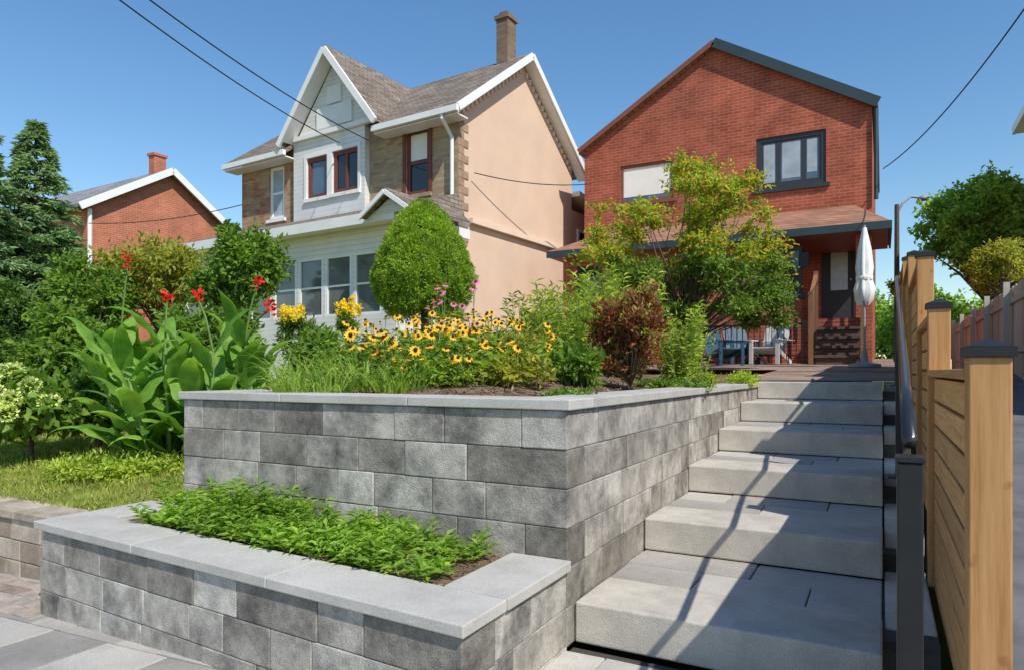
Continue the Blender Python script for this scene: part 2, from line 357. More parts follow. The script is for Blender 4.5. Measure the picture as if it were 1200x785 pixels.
leaf_obj('mulch', np.stack([x, y, np.full(n, .36)], 1), rdir(n)*np.array([[1,1,.35]]), rdir(n)*.4+np.array([[0,0,1.]]), rng.uniform(.012,.04,n), rng.uniform(.008,.016,n), M['chip'], None, .0, .05, label='brown bark mulch at the right end of the low planter', cat='mulch', kind='stuff')
mb = MB(); mb.quad((-3.77,2.2,.355),(-1.45,2.1,.355),(-1.45,2.72,.355),(-3.77,2.72,.355))
mb.build('planter_soil', M['soil'], kind='structure')
def patio_z(y): return 1.08+.04*(y-7.78)
mb = MB()
mb.quad((-1.44,8.18,patio_z(8.18)),(.2,8.18,patio_z(8.18)),(.2,11.4,patio_z(11.4)),(-1.44,11.4,patio_z(11.4)))
mb.quad((-7.5,11.4,patio_z(11.4)),(.2,11.4,patio_z(11.4)),(.2,18,patio_z(18)),(-7.5,18,patio_z(18)))
mb.build('patio', M['patio'], kind='structure')
mb = MB()
for a, b in ((-4, 2), (2, 14), (14, 60)):
    za = .1*max(0, a-2); zb = .1*max(0, min(b, 14)-2)
    mb.quad((.3,a,za),(4.5,a,za),(4.5,b,zb),(.3,b,zb))
mb.build('side_driveway', M['asphalt'], kind='structure')

# ------------------------------------------------------------------ block walls
def block_run(mb, p0, p1, z0, z1, rows, thick, lens=(.24,.3,.36,.42,.48)):
    p0, p1 = Vector((p0[0], p0[1], 0)), Vector((p1[0], p1[1], 0)); d = p1-p0; Ln = d.length; d.normalize(); n = Vector((d.y, -d.x, 0))
    h = (z1-z0)/rows
    for r in range(rows):
        a = -U(0, .25); zb = z0+r*h
        while a < Ln-.001:
            w = random.choice(lens); a0 = max(a, 0); a1 = min(a+w, Ln)
            if Ln-a1 < .1: a1 = Ln
            if a1-a0 > .04:
                o = n*U(-.003, .003); q = .0012
                A = p0+d*(a0+q)+o; B = p0+d*(a1-q)+o; C = p0+d*(a1-q)-n*thick; D = p0+d*(a0+q)-n*thick
                zz0, zz1 = zb+.001, zb+h-.001
                mb.hexa([(v.x, v.y, zz0) for v in (A, B, C, D)]+[(v.x, v.y, zz1) for v in (A, B, C, D)])
            a = a1 if a1 == Ln else a+w
            if a1 == Ln: break
rt = empty('retaining_wall', (-2.4, 2.8, 0), 0, 'tall grey block retaining wall with pale cap holding the raised flower bed', 'retaining wall')
mb = MB()
block_run(mb, (-3.76,2.713), (-1.2,2.713), 0, 1.027, 6, .2)
block_run(mb, (-1.2,2.916), (-1.2,8.15), 0, 1.027, 6, .2)
block_run(mb, (-3.76,6.5), (-3.76,2.916), 0, 1.027, 6, .2)
mb.build('block_face', M['block'], rt, bevel=.005)
mb = MB(); mb.box(-3.72,-1.24,2.74,2.89,0,1.01); mb.box(-1.38,-1.22,2.9,8.1,0,1.01); mb.box(-3.74,-3.6,2.9,6.45,0,1.01); mb.build('core', M['dark'], rt)
mb = MB()
def cap_run(mb, quad, segs, z0, z1):
    a0, a1, b1, b0 = [Vector(q) for q in quad]
    for i in range(segs):
        s, e = i/segs, (i+1)/segs-.001
        p = [a0.lerp(a1, s), a0.lerp(a1, e), b0.lerp(b1, e), b0.lerp(b1, s)]; dz = U(-.0006, .0006)
        mb.hexa([(v.x, v.y, z0) for v in p]+[(v.x, v.y, z1+dz) for v in p])
cap_run(mb, ((-3.785,2.692),(-1.178,2.692),(-1.178,2.98),(-3.785,2.98)), 3, 1.029, 1.076)
cap_run(mb, ((-1.178,2.984),(-1.178,8.15),(-1.46,8.15),(-1.46,2.984)), 6, 1.029, 1.076)
cap_run(mb, ((-3.785,6.5),(-3.785,2.984),(-3.5,2.984),(-3.5,6.5)), 5, 1.029, 1.076)
mb.build('cap', M['cap'], rt, bevel=.005)
lp = empty('low_planter', (-2.6, 2.2, 0), 0, 'low grey block planter box in front of the tall wall with pale capstones', 'planter')
mb = MB()
block_run(mb, (-4.05,2.05), (-1.2,1.87), -.155, .336, 3, .2)
block_run(mb, (-1.2,2.075), (-1.2,2.71), -.155, .336, 3, .2)
block_run(mb, (-4.05,2.7), (-4.05,2.255), -.155, .336, 3, .2)
mb.build('block_face', M['block'], lp, bevel=.005)
mb = MB(); mb.hexa([(-4.0,2.09,-.15),(-1.24,1.91,-.15),(-1.24,2.03,-.15),(-4.0,2.21,-.15),(-4.0,2.09,.32),(-1.24,1.91,.32),(-1.24,2.03,.32),(-4.0,2.21,.32)]); mb.build('core', M['dark'], lp)
mb = MB()
cap_run(mb, ((-4.075,2.028),(-1.178,1.846),(-1.178,2.14),(-4.075,2.322)), 3, .338, .383)
cap_run(mb, ((-1.178,2.144),(-1.178,2.706),(-1.47,2.706),(-1.47,2.163)), 1, .338, .383)
cap_run(mb, ((-4.075,2.712),(-4.075,2.326),(-3.77,2.306),(-3.77,2.712)), 1, .338, .383)
mb.build('cap', M['cap'], lp, bevel=.005)
lw = empty('retaining_wall', (-6.5, 2.6, -.2), 0, 'short tan stone wall at the left edge of the lawn', 'retaining wall')
mb = MB(); block_run(mb, (-11,2.45), (-4.15,2.45), -.36, .2, 4, .2, lens=(.18,.24,.3,.36)); mb.build('block_face', M['blockbrown'], lw, bevel=.008)
mb = MB(); cap_run(mb, ((-11,2.43),(-4.15,2.43),(-4.15,2.7),(-11,2.7)), 14, .202, .262); mb.build('cap', M['blockbrown'], lw, bevel=.008)
gs = empty('garden_steps', (-4.4, 3.2, .1), 0, 'little pinkish stone steps between the lawn and the tall wall', 'steps')
for i in range(4):
    mb = MB(); mb.box(-4.75,-3.8,2.75+i*.32,3.15+i*.32,-.1,.2+i*.1); mb.build('step_stone', M['pinkstone'], gs, bevel=.012)

# ------------------------------------------------------------------ stone steps
RS = .181; names = ['lowest wide stone step beside the low planter', 'second wide stone step from the bottom of the flight', 'third wide stone step from the bottom of the flight',
  'fourth wide stone step from the bottom of the flight', 'fifth wide stone step, one below the top landing slab', 'topmost stone step edging the patio landing']
for i in range(6):
    y0 = 2.785+i*1.0; zt = RS*(i+1); dl = .42
    st = empty('stone_step', (-.6, y0, zt-RS), 0, names[i], 'step', 'stone steps of the garden flight')
    mb = MB(); mb.box(-1.196, .0, y0, y0+dl, zt-RS+.002, zt); mb.build('front_slab', M['slab'], st, bevel=.009)
    mb = MB(); yy = y0+dl+.005; rows = [yy, yy+.3, y0+1.02]
    for k in range(2):
        x = -1.196
        for w in ([[.4,.5,.3],[.62,.58]],[[.55,.65],[.3,.6,.3]],[[.75,.45],[.45,.45,.3]])[i % 3][k]:
            mb.box(x+.003, min(x+w, 0)-.003, rows[k]+.003, rows[k+1]-.003, zt-.09, zt-.003+U(-.004, .001)); x += w
    mb.build('tread_pavers', M['paver'], st, bevel=.006)
    mb = MB(); mb.box(.008, .19, y0+.35, y0+1.33, zt-RS+.002, zt-.01); mb.build('side_block', M['slab'], st, bevel=.008)
mb = MB(); mb.box(-1.19,.19,3.0,8.6,-.05,.16)
for i in range(1, 6): mb.box(-1.185,.185,2.9+i+.1,8.6,RS*i-.03+.001*i,RS*(i+1)-.1)
mb.build('step_base', M['dark'], kind='structure')

# ------------------------------------------------------------------ fence
fx = .24
fn = empty('wooden_fence', (fx, 5, .3), 0, 'new cedar fence of horizontal boards stepping up beside the stone stairs', 'fence')
posts = [(2.15,1.235,.0),(3.92,1.50,.25),(5.14,1.93,.5),(6.9,2.2,.8),(8.7,2.42,1.0),(10.6,2.5,1.1),(12.6,2.55,1.15)]
for y, zt, zb in posts:
    mb = MB(); mb.box(fx-.047, fx+.047, y-.047, y+.047, zb-.1, zt); p = mb.build('post', M['woodpost'], fn, bevel=.005)
    mb = MB(); w = .056; mb.box(fx-w, fx+w, y-w, y+w, zt, zt+.026)
    q = .05; mb.add([(fx-q,y-q,zt+.027),(fx+q,y-q,zt+.027),(fx+q,y+q,zt+.027),(fx-q,y+q,zt+.027),(fx,y,zt+.05)], [(0,1,4),(1,2,4),(2,3,4),(3,0,4),(3,2,1,0)])
    mb.build('post_cap', M['black'], p)
for k in range(len(posts)-1):
    ya, za, ba = posts[k]; yb, zb_, bb = posts[k+1]; top = za-.06 if k else 1.175
    z = top; mb = MB(); lo = ba+.12
    mb.box(fx-.05, fx+.05, ya+.05, yb-.05, top, top+.03)
    while z-.115 > lo:
        mb.box(fx-.02, fx+.008, ya+.049, yb-.049, z-.115, z-.012); z -= .115
    mb.build('board_panel', M['wood'], fn, bevel=.004)
    mb = MB(); mb.box(fx+.0085, fx+.015, ya+.049, yb-.049, z+.01, top-.002); mb.build('gap_shade_sheet', M['gapshade'], fn)  # added dark sheet: paints the board gaps as shade and stops light through them
nf = empty('wooden_fence', (1.9, 15, 1.2), 0, 'weathered grey beige neighbour fence of upright boards beyond the driveway', 'fence')
mb = MB(); y = 9.0
while y < 24:
    mb.box(1.88, 1.9, y, y+.138, 1.1, 2.58+U(-.02,.02)); y += .145
mb.build('board_panel', M['greywood'], nf)
for z_ in (1.5, 2.3):
    mb = MB(); mb.box(1.84,1.878,9,24,z_,z_+.09); mb.build('rail', M['greywood'], nf)
for y in np.arange(9, 24.1, 2.4):
    mb = MB(); mb.box(1.75,1.838,y-.045,y+.045,1.0,2.66); mb.build('post', M['greywood'], nf)

# ------------------------------------------------------------------ handrail
hr = empty('handrail', (.05, 1.65, 0), 0, 'black metal handrail climbing the right side of the stone stairs', 'handrail')
def rx(y): return .05+.012*(y-1.65)
def rz_(y): return 1.02+.173*(y-1.65)
for y, b in ((1.65, 0), (4.85, .54), (8.0, 1.05)):
    mb = MB(); h = .024 if y < 2 else .019; mb.box(rx(y)-h, rx(y)+h, y-h, y+h, b, rz_(y)-.012); p = mb.build('post', M['black'], hr, bevel=.004)
    mb = MB(); mb.box(rx(y)-h-.003, rx(y)+h+.003, y-h-.003, y+h+.003, rz_(y)-.011, rz_(y)+.002); mb.build('post_cap', M['black'], p, bevel=.002)
    mb = MB(); mb.box(rx(y)-.06, rx(y)+.06, y-.06, y+.06, b, b+.012); mb.build('base_plate', M['black'], p, bevel=.002)
mb = MB(); mb.tube([(rx(y), y, rz_(y)+.028) for y in np.linspace(1.66, 8.2, 12)], .0155, 12); mb.build('rail', M['steel'], hr, smooth=True)

# ------------------------------------------------------------------ houses
def facade(mb, x0, x1, z0, z1, y, holes, depth=.12):
    xs = sorted({x0, x1, *[h[0] for h in holes], *[h[1] for h in holes]}); zs = sorted({z0, z1, *[h[2] for h in holes], *[h[3] for h in holes]})
    for i in range(len(xs)-1):
        for j in range(len(zs)-1):
            cx, cz = (xs[i]+xs[i+1])/2, (zs[j]+zs[j+1])/2
            if any(h[0] < cx < h[1] and h[2] < cz < h[3] for h in holes): continue
            if cx < x0 or cx > x1 or cz < z0 or cz > z1: continue
            mb.quad((xs[i],y,zs[j]),(xs[i+1],y,zs[j]),(xs[i+1],y,zs[j+1]),(xs[i],y,zs[j+1]))
    for a, b, c, d in holes:
        e = y+depth
        mb.quad((a,y,c),(a,y,d),(a,e,d),(a,e,c)); mb.quad((b,y,c),(b,e,c),(b,e,d),(b,y,d))
        mb.quad((a,y,c),(a,e,c),(b,e,c),(b,y,c)); mb.quad((a,y,d),(b,y,d),(b,e,d),(a,e,d))
def window(root, r, y, fm, gm, cols=1, rows=1, fw=.055, back=None, sill=None, backfrac=1., name='window'):
    a, b, c, d = r; mb = MB(); y0, y1 = y+.035, y+.1
    mb.box(a,a+fw,y0,y1,c,d); mb.box(b-fw,b,y0,y1,c,d); mb.box(a+fw,b-fw,y0,y1,c,c+fw); mb.box(a+fw,b-fw,y0,y1,d-fw,d)
    for i in range(1, cols):
        x = a+(b-a)*i/cols; mb.box(x-fw*.4, x+fw*.4, y0+.006, y1, c+fw, d-fw)
    for j in range(1, rows):
        z = c+(d-c)*j/rows; mb.box(a+fw, b-fw, y0+.009, y1, z-fw*.4, z+fw*.4)
    w = mb.build(name, fm, root, local=True, recalc=True)
    mb = MB(); mb.box(a+fw*.5, b-fw*.5, y1-.03, y1-.022, c+fw*.5, d-fw*.5); mb.build('pane', gm, w, local=True)
    if back:
        mb = MB(); mb.box(a+fw, b-fw, y1-.036, y1-.032, c+fw+(d-c)*(1-backfrac), d-fw); mb.build('blind', back, w, local=True)
    if sill:
        mb = MB(); mb.box(a-.08, b+.08, y-.06, y+.06, c-.09, c-.002); mb.build('sill', sill, w, local=True)
    return w
class Frame:
    def __init__(s, loc, rot): s.loc = Vector(loc); s.u = Vector((-math.sin(rot), math.cos(rot), 0)); s.v = Vector((math.cos(rot), math.sin(rot), 0))
    def hit(s, px, py, dep=0):
        r = ray(px, py); P0 = s.loc+s.u*dep; t = P0.dot(s.u)/r.dot(s.u); P = r*t; P.z += EYE
        return (P-s.loc).dot(s.v), P.z-s.loc.z
    def side(s, px, py):
        r = ray(px, py); t = s.loc.dot(s.v)/r.dot(s.v); P = r*t; P.z += EYE
        return (P-s.loc).dot(s.u), P.z-s.loc.z
    def rect(s, x0, x1, y0, y1, dep=0):
        c = (x0+x1)/2; return (s.hit(x0, y0, dep)[0], s.hit(x1, y0, dep)[0], s.hit(c, y1, dep)[1], s.hit(c, y0, dep)[1])
def slab(mb, p0, p1, p2, p3, th):
    P = [Vector(p) for p in (p0, p1, p2, p3)]; D = Vector((0,0,-th)); mb.hexa([p+D for p in P]+P)

# --- right brick house
H = Frame((-3.6, 17, 1.3), 0)
rh = empty('brick_house', H.loc, 0, 'red brick gabled house with a dark rake edge at the top of the stairs', 'house')
xl = H.hit(685,183)[0]; xr = H.hit(1022,120)[0]; xa = (xl+xr)/2; ze = (H.hit(685,183)[1]+H.hit(1022,120)[1])/2; za = H.hit(832,58)[1]
wr = H.rect(886,968,157,219); wl = H.rect(727,789,191,236); dr = H.rect(962,1005,282,379)
zg = -.3
for (x0, x1, holes, mt) in ((xl, xa, [wl], 'red2'), (xa, xr, [wr, dr], 'red')):
    mb = MB(); facade(mb, x0, x1, zg, ze, 0, holes)
    mb.quad((x0,0,ze),(x1,0,ze),(xa,0,za)); xs_ = xl if x0 == xl else xr
    mb.quad((xs_,0,zg),(xs_,8,zg),(xs_,8,ze),(xs_,0,ze))
    mb.build('wall', M[mt], rh, local=True)
mb = MB(); mb.quad((xl,8,zg),(xr,8,zg),(xr,8,ze),(xa,8,za),(xl,8,ze)); mb.build('wall', M['red2'], rh, local=True)
k = (za-ze)/(xa-xl)
for sgn, xe, mt in ((-1, xl, 'fasciabrown'), (1, xr, 'fasciadark')):
    xo = xe+sgn*.12; zo = ze-k*.12; up = .16
    mb = MB(); slab(mb, (xa,-.12,za+up), (xa,8.2,za+up), (xo,8.2,zo+up), (xo,-.12,zo+up), .15) if sgn < 0 else slab(mb, (xa,-.12,za+up), (xo,-.12,zo+up), (xo,8.2,zo+up), (xa,8.2,za+up), .15)
    ro = mb.build('roof', M['shinglegrey'] if sgn > 0 else M['shinglered'], rh, local=True)
    mb = MB(); mb.beam((xa,-.15,za+.08), (xo,-.15,zo+.08), .05, .22 if sgn > 0 else .12, (0,0,1)); mb.build('fascia', M[mt], ro, local=True)
w = window(rh, wr, 0, M['framegrey'], M['glass'], 1, 1, .1, None, M['framegrey'])
a, b, c, d = wr
for f0, f1 in ((0, .3), (.3, .72), (.72, 1)):
    mb = MB(); x0 = a+.1+(b-a-.2)*f0; x1 = a+.1+(b-a-.2)*f1
    for q in ((x0,x0+.05,c+.1,d-.1),(x1-.05,x1,c+.1,d-.1),(x0+.05,x1-.05,c+.1,c+.15),(x0+.05,x1-.05,d-.15,d-.1)): mb.box(q[0],q[1],.055,.068,q[2],q[3])
    mb.build('sash', M['framegrey'], w, local=True)
for f0, f1 in ((.05,.24),(.36,.66),(.77,.93)):
    mb = MB(); x0 = a+.1+(b-a-.2)*f0; x1 = a+.1+(b-a-.2)*f1; mb.box(x0, x1, .066, .0665, c+.15+.2*f0, d-.15); mb.build('curtain', M['curtain'], w, local=True)
window(rh, wl, 0, M['fasciabrown'], M['glass'], 1, 1, .07, M['blind'], M['fasciabrown'], .9)
dw = MB(); a, b, c, d = dr
dw.box(a,a+.08,.03,.1,c,d); dw.box(b-.08,b,.03,.1,c,d); dw.box(a+.08,b-.08,.03,.1,d-.08,d); dw.box(a+.08,b-.08,.06,.1,c,d-.08)
do = dw.build('door', M['framegrey'], rh, local=True)
mb = MB(); mb.box(a+.2,b-.2,.05,.058,c+.75,d-.25); mb.build('pane', M['doorpane'], do, local=True)
mb = MB(); mb.lathe([(.025,0),(.03,.02),(.02,.05)], (b-.14,.02,c+.95), 8); mb.build('handle', M['lamp'], do, local=True)
fl = H.hit(661,340,-2)[0]; fr = xr+.02; fxm = fr-1.45; zb2 = H.hit(1045,265,-2)[1]-.12
wg = H.rect(896,940,290,346,-2); wg2 = H.rect(676,706,312,350,-2)
mb = MB(); facade(mb, fl, fxm, zg, zb2, -2, [wg, wg2]); mb.quad((fxm,-2,zg),(fxm,0,zg),(fxm,0,zb2),(fxm,-2,zb2)); mb.quad((fl,-2,zg),(fl,0,zg),(fl,0,zb2),(fl,-2,zb2))
mb.build('porch_wall', M['red'], rh, local=True)
mb = MB(); mb.box(fr-.28,fr,-2,-1.72,zg,zb2); mb.build('porch_pier', M['red'], rh, local=True)
window(rh, wg, -2, M['framegrey'], M['glassdark'], 2, 1, .07, None, M['framegrey']); window(rh, wg2, -2, M['framegrey'], M['glassdark'], 1, 1, .07)
e0 = zb2+.0; mb = MB(); slab(mb, (fl-.25,-2.4,e0+.16), (fr+.3,-2.4,e0+.16), (fr-.35,0,e0+1.02), (fl+.5,0,e0+1.02), .1)
slab(mb, (fr+.3,-2.4,e0+.155), (fr+.3,0,e0+.155), (fr-.34,0,e0+1.015), (fr-.34,-.01,e0+1.015), .1)
ro = mb.build('porch_roof', M['shinglered'], rh, local=True)
mb = MB(); mb.box(fl-.26,fr+.34,-2.44,-2.4,e0+.0,e0+.15); mb.build('gutter', M['fasciadark'], ro, local=True)
mb = MB(); mb.box(fr+.3,fr+.34,-2.4,0,e0+.0,e0+.15); mb.build('gutter', M['fasciadark'], ro, local=True)
mb = MB(); mb.box(fl-.2,fr+.28,-2.38,0,e0,e0+.03); mb.build('soffit', M['fasciabrown'], ro, local=True)
mb = MB(); mb.tube([(fr+.06,-.06,ze-.1),(fr+.06,-.06,e0+1.1)], .045, 8); mb.build('downspout', M['fasciadark'], rh, local=True)
zp = dr[2]-.03; mb = MB(); mb.box(fxm+.003,fr-.003,-2.05,-.005,zg,zp); mb.build('porch_floor', M['red2'], rh, local=True)
sx0 = -1.12+3.6; sx1 = -.36+3.6; ns = 5
for i in range(ns):
    mb = MB(); z1 = zp-(i+1)*(zp-.02)/(ns+.0)+.0; y1 = -2.05-i*.27
    if z1 < .03: continue
    mb.box(sx0,sx1,y1-.3,y1-.003,z1-.05,z1); mb.box(sx0+.02,sx1-.02,y1-.26,y1-.24,max(-.2, z1-.2),z1-.05)
    mb.build('porch_step', M['porchstep'], rh, local=True)
for xx in (sx0-.05, sx1+.05):
    mb = MB(); mb.box(xx-.04,xx+.04,-3.29,-3.21,-.1,1.36); mb.box(xx-.04,xx+.04,-2.19,-2.11,-.1,zp+.94)
    mb.beam((xx,-3.25,1.26),(xx,-2.15,zp+.86),.07,.05)
    for q in range(1, 9):
        yy = -3.25+1.1*q/9; mb.beam((xx,yy,.35+(zp-.2)*q/9*.95),(xx,yy,1.24+(zp-.42)*q/9),.03,.03,(0,1,0))
    mb.build('stair_railing', M['porchwood'], rh, local=True)
mb = MB(); mb.box(sx0-.36,sx0-.19,-2.06,-2.003,zp+1.05,zp+1.35); mb.build('mailbox', M['black'], rh, local=True)
ir = empty('iron_railing', (-2.2, 14.4, 1.33), 0, 'low black iron railing under the dark ground floor window of the brick house', 'railing')
for z0_, z1_ in ((2.1,2.14),(1.5,1.53)):
    mb = MB(); mb.box(-3.3,-1.35,14.38,14.41,z0_,z1_); mb.build('rail', M['black'], ir)
for i in range(18):
    mb = MB(); x = -3.28+i*.112; mb.box(x-.009,x+.009,14.386,14.404,1.3 if i % 6 == 0 else 1.53,2.1); mb.build('baluster', M['black'], ir)

# --- left house
rotL = R(-4); Hl = Frame((-8.2, 12.6, .9), rotL)
lh = empty('stucco_house', Hl.loc, rotL, 'two storey tan brick house with white front gable and beige stucco side', 'house')
zE = Hl.hit(537,124)[1]; zR = 8.95-.9+.05; D = 5.4; xw = -7.5; pitch = (zR-zE)/(D/2)
w1 = Hl.rect(476,503,152,228); w4 = Hl.rect(316,333,196,257)
bx0 = Hl.hit(350,200)[0]; bx1 = Hl.hit(433,200)[0]
mb = MB(); facade(mb, bx1, 0, -.3, zE, 0, [w1]); mb.build('wall', M['tan'], lh, local=True)
mb = MB(); facade(mb, xw, bx0, -.3, zE, 0, [w4]); mb.build('wall', M['tanred'], lh, local=True)
mb = MB(); mb.quad((0,0,-.3),(0,D,-.3),(0,D,zE),(0,D/2,zR),(0,0,zE)); mb.build('side_wall', M['stucco'], lh, local=True)
mb = MB(); mb.quad((xw,0,-.3),(xw,D,-.3),(xw,D,zE),(xw,D/2,zR),(xw,0,zE)); mb.quad((xw,D,-.3),(0,D,-.3),(0,D,zE),(xw,D,zE)); mb.build('wall', M['tan'], lh, local=True)
z = .2; i = 0
while z < zE-.3:
    mb = MB(); mb.box(.002,.02,.0,.38 if i % 2 else .22,z,z+.165); mb.build('quoin', M['quoin'], lh, local=True); z += .175; i += 1
zt = Hl.hit(537,258)[1]; mb = MB(); mb.box(.003,.12,.4,D,zt,zt+.12); mb.build('string_course', M['stucco2'], lh, local=True)
gy = -.16; gxl = Hl.hit(335,160,-.4)[0]; gxr = Hl.hit(438,130,-.4)[0]; gxm = (gxl+gxr)/2; gzf = Hl.hit(438,130,-.4)[1]-.1; gza = Hl.hit(380,60,-.4)[1]
ov = .4; mb = MB(); zo = zE-ov*pitch
slab(mb, (xw-.2,-ov,zo+.16), (gxl,-ov,zo+.16), (gxl,D/2,zR+.16), (xw-.2,D/2,zR+.16), .12)
slab(mb, (gxr,-ov,zo+.16), (.3,-ov,zo+.16), (.3,D/2,zR+.16), (gxr,D/2,zR+.16), .12)
slab(mb, (gxl,.05,zE+.05*pitch+.16), (gxr,.05,zE+.05*pitch+.16), (gxr,D/2,zR+.16), (gxl,D/2,zR+.16), .12)
slab(mb, (xw-.2,D/2,zR+.16), (.3,D/2,zR+.16), (.3,D+ov,zo+.16), (xw-.2,D+ov,zo+.16), .12)
ro = mb.build('roof', M['shingle'], lh, local=True)
for p, q in (((.32,-ov,zo+.08),(.32,D/2,zR+.08)), ((.32,D/2,zR+.08),(.32,D+ov,zo+.08))):
    mb = MB(); mb.beam(p, q, .05, .16); mb.build('fascia', M['white'], ro, local=True)
    mb = MB(); mb.beam((.16,p[1]+.02,p[2]-.11), (.16,q[1]-.02,q[2]-.11), .27, .03); mb.build('soffit', M['white'], ro, local=True)
for x0, x1 in ((gxr,.34),(xw-.2,gxl)):
    mb = MB(); mb.box(x0,x1,-ov-.1,-ov-.003,zo-.02,zo+.11); mb.build('gutter', M['white'], ro, local=True)
    mb = MB(); mb.box(x0,min(x1,.28),-ov,.0,zo-.06,zo-.03); mb.build('soffit', M['white'], ro, local=True)
for i in range(1, 17):
    for s in (0, 1):
        f = i/17; yy = D/2*f if s == 0 else D-D/2*f; zz = zE+(zR-zE)*f; mb = MB(); mb.box(.003,.06,yy-.04,yy+.04,zz-.24,zz-.12); mb.build('dentil', M['stucco2'], ro, local=True)
mb = MB(); cx = -.48; mb.box(cx-.17,cx+.17,D/2-.2,D/2+.2,zR-.4,zR+1.15); mb.box(cx-.21,cx+.21,D/2-.24,D/2+.24,zR+1.152,zR+1.25); mb.box(cx-.12,cx+.12,D/2-.14,D/2+.14,zR+1.252,zR+1.36); mb.build('chimney', M['chimney'], ro, local=True)
w2 = Hl.rect(360,384,184,232,gy); w3 = Hl.rect(390,420,175,225,gy); zb = Hl.hit(390,257,gy)[1]
mb = MB(); facade(mb, bx0, bx1, zb, gzf, gy, [w2, w3]); mb.quad((bx1,gy,zb),(bx1,0,zb),(bx1,0,gzf),(bx1,gy,gzf)); mb.quad((bx0,gy,zb),(bx0,0,zb),(bx0,0,gzf),(bx0,gy,gzf)); mb.quad((bx0,gy,zb),(bx1,gy,zb),(bx1,.0,zb),(bx0,.0,zb))
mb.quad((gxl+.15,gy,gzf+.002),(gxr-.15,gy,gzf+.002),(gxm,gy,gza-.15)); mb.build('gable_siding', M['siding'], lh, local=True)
for f0, f1, hh in ((.3, .7, .62), (.42, .58, .95)):
    mb = MB(); x0 = gxl+(gxr-gxl)*f0; x1 = gxl+(gxr-gxl)*f1; mb.box(x0,x1,gy-.05,gy-.003,gzf+.12+(.55 if hh > .9 else 0),gzf+hh+(.15 if hh > .9 else 0)); mb.build('gable_panel', M['white'], lh, local=True)
mb = MB(); mb.box(gxl+.1,gxr-.1,gy-.1,gy-.002,gzf-.06,gzf+.05); mb.build('gable_trim', M['white'], lh, local=True)
mb = MB(); yf = -.5; sl = (gza-gzf)/((gxr-gxl)/2)
slab(mb, (gxm,yf,gza+.1), (gxr+.12,yf,gzf-.12*sl+.1), (gxr+.12,2.6,gzf-.12*sl+.1), (gxm,3.3,gza+.1), .12)
slab(mb, (gxl-.12,yf,gzf-.12*sl+.1), (gxm,yf,gza+.1), (gxm,3.3,gza+.1), (gxl-.12,2.6,gzf-.12*sl+.1), .12)
g = mb.build('gable_roof', M['shingle'], lh, local=True)
for e_, dy in ((gxr+.14, 0), (gxl-.14, .004)):
    mb = MB(); mb.beam((gxm,yf-.03-dy,gza-.02),(e_,yf-.03-dy,gzf-.14*sl-.02),.06,.15); mb.build('bargeboard', M['white'], g, local=True)
mb = MB()
for s, xe in ((1, gxr), (-1, gxl)):
    mb.quad((gxm,yf,gza-.12),(xe,yf,gzf-.1),(xe,gy,gzf-.1),(gxm,gy,gza-.12))
mb.build('soffit', M['white'], g, local=True)
window(lh, w1, 0, M['maroon'], M['glassdark'], 1, 2, .09, M['blind'], M['quoin'], .52)
window(lh, w2, gy, M['maroon'], M['glass'], 1, 1, .1, None, M['white']); window(lh, w3, gy, M['maroon'], M['glassdark'], 2, 1, .1, None, M['white'])
window(lh, w4, 0, M['white'], M['curtain'], 1, 2, .08, None, M['white'])
for r_, y_ in ((w2, gy), (w3, gy), (w1, 0)):
    mb = MB(); a, b, c, d = r_; mb.poly([(a-.09,y_-.03,c),(a-.09,y_-.03,d+.1),(b+.09,y_-.03,d+.1),(b+.09,y_-.03,c),(b+.002,y_-.03,c),(b+.002,y_-.03,d+.002),(a-.002,y_-.03,d+.002),(a-.002,y_-.03,c)], (0,.028,0)); mb.build('window_casing', M['white'] if y_ else M['maroon'], lh, local=True)
pz = Hl.hit(475,252,-2.2)[1]; px1 = .02; px0 = -7.3; py_ = -2.0
glz = [Hl.rect(x0, x1, 296, 370, py_) for x0, x1 in ((345,378),(380,411),(413,441))]
gz0 = max(g_[2] for g_ in glz)-.05; gz1 = pz-.55
bays = np.linspace(px0+.3, px1-.35, 9); holes = [(bays[i]+.04, bays[i+1]-.04, gz0, gz1) for i in range(8)]
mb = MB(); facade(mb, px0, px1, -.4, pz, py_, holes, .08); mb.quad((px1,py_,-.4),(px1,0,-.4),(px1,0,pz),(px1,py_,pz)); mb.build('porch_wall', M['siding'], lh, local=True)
for h_ in holes: window(lh, h_, py_-.03, M['white'], M['glassporch'], 1, 2, .05)
mb = MB(); slab(mb, (px0-.2,-2.35,pz+.1), (.3,-2.35,pz+.1), (.02,-.01,pz+.95), (px0-.2,-.01,pz+.95), .1)
slab(mb, (.3,-2.35,pz+.096), (.3,-.01,pz+.096), (.03,-.01,pz+.94), (.02,-.02,pz+.94), .1)
pr = mb.build('porch_roof', M['shingle'], lh, local=True)
for bx in ((px0-.2,.34,-2.42,-2.352,pz-.1,pz+.1),(.3,.34,-2.35,0,pz-.1,pz+.1)):
    mb = MB(); mb.box(*bx); mb.build('fascia', M['white'], pr, local=True)
mb = MB(); mb.box(px0-.2,.28,-2.35,py_-.003,pz-.06,pz-.02); mb.build('soffit', M['white'], pr, local=True)
hx0 = Hl.hit(428,248,-2.5)[0]; hx1 = Hl.hit(484,248,-2.5)[0]; hm = (hx0+hx1)/2; hz = Hl.hit(455,224,-2.5)[1]; hb = pz+.02
mb = MB(); mb.poly([(hx0+.1,-2.44,hb),(hx1-.1,-2.44,hb),(hm,-2.44,hz-.1)], (0,.03,0)); mb.build('pediment', M['siding'], pr, local=True)
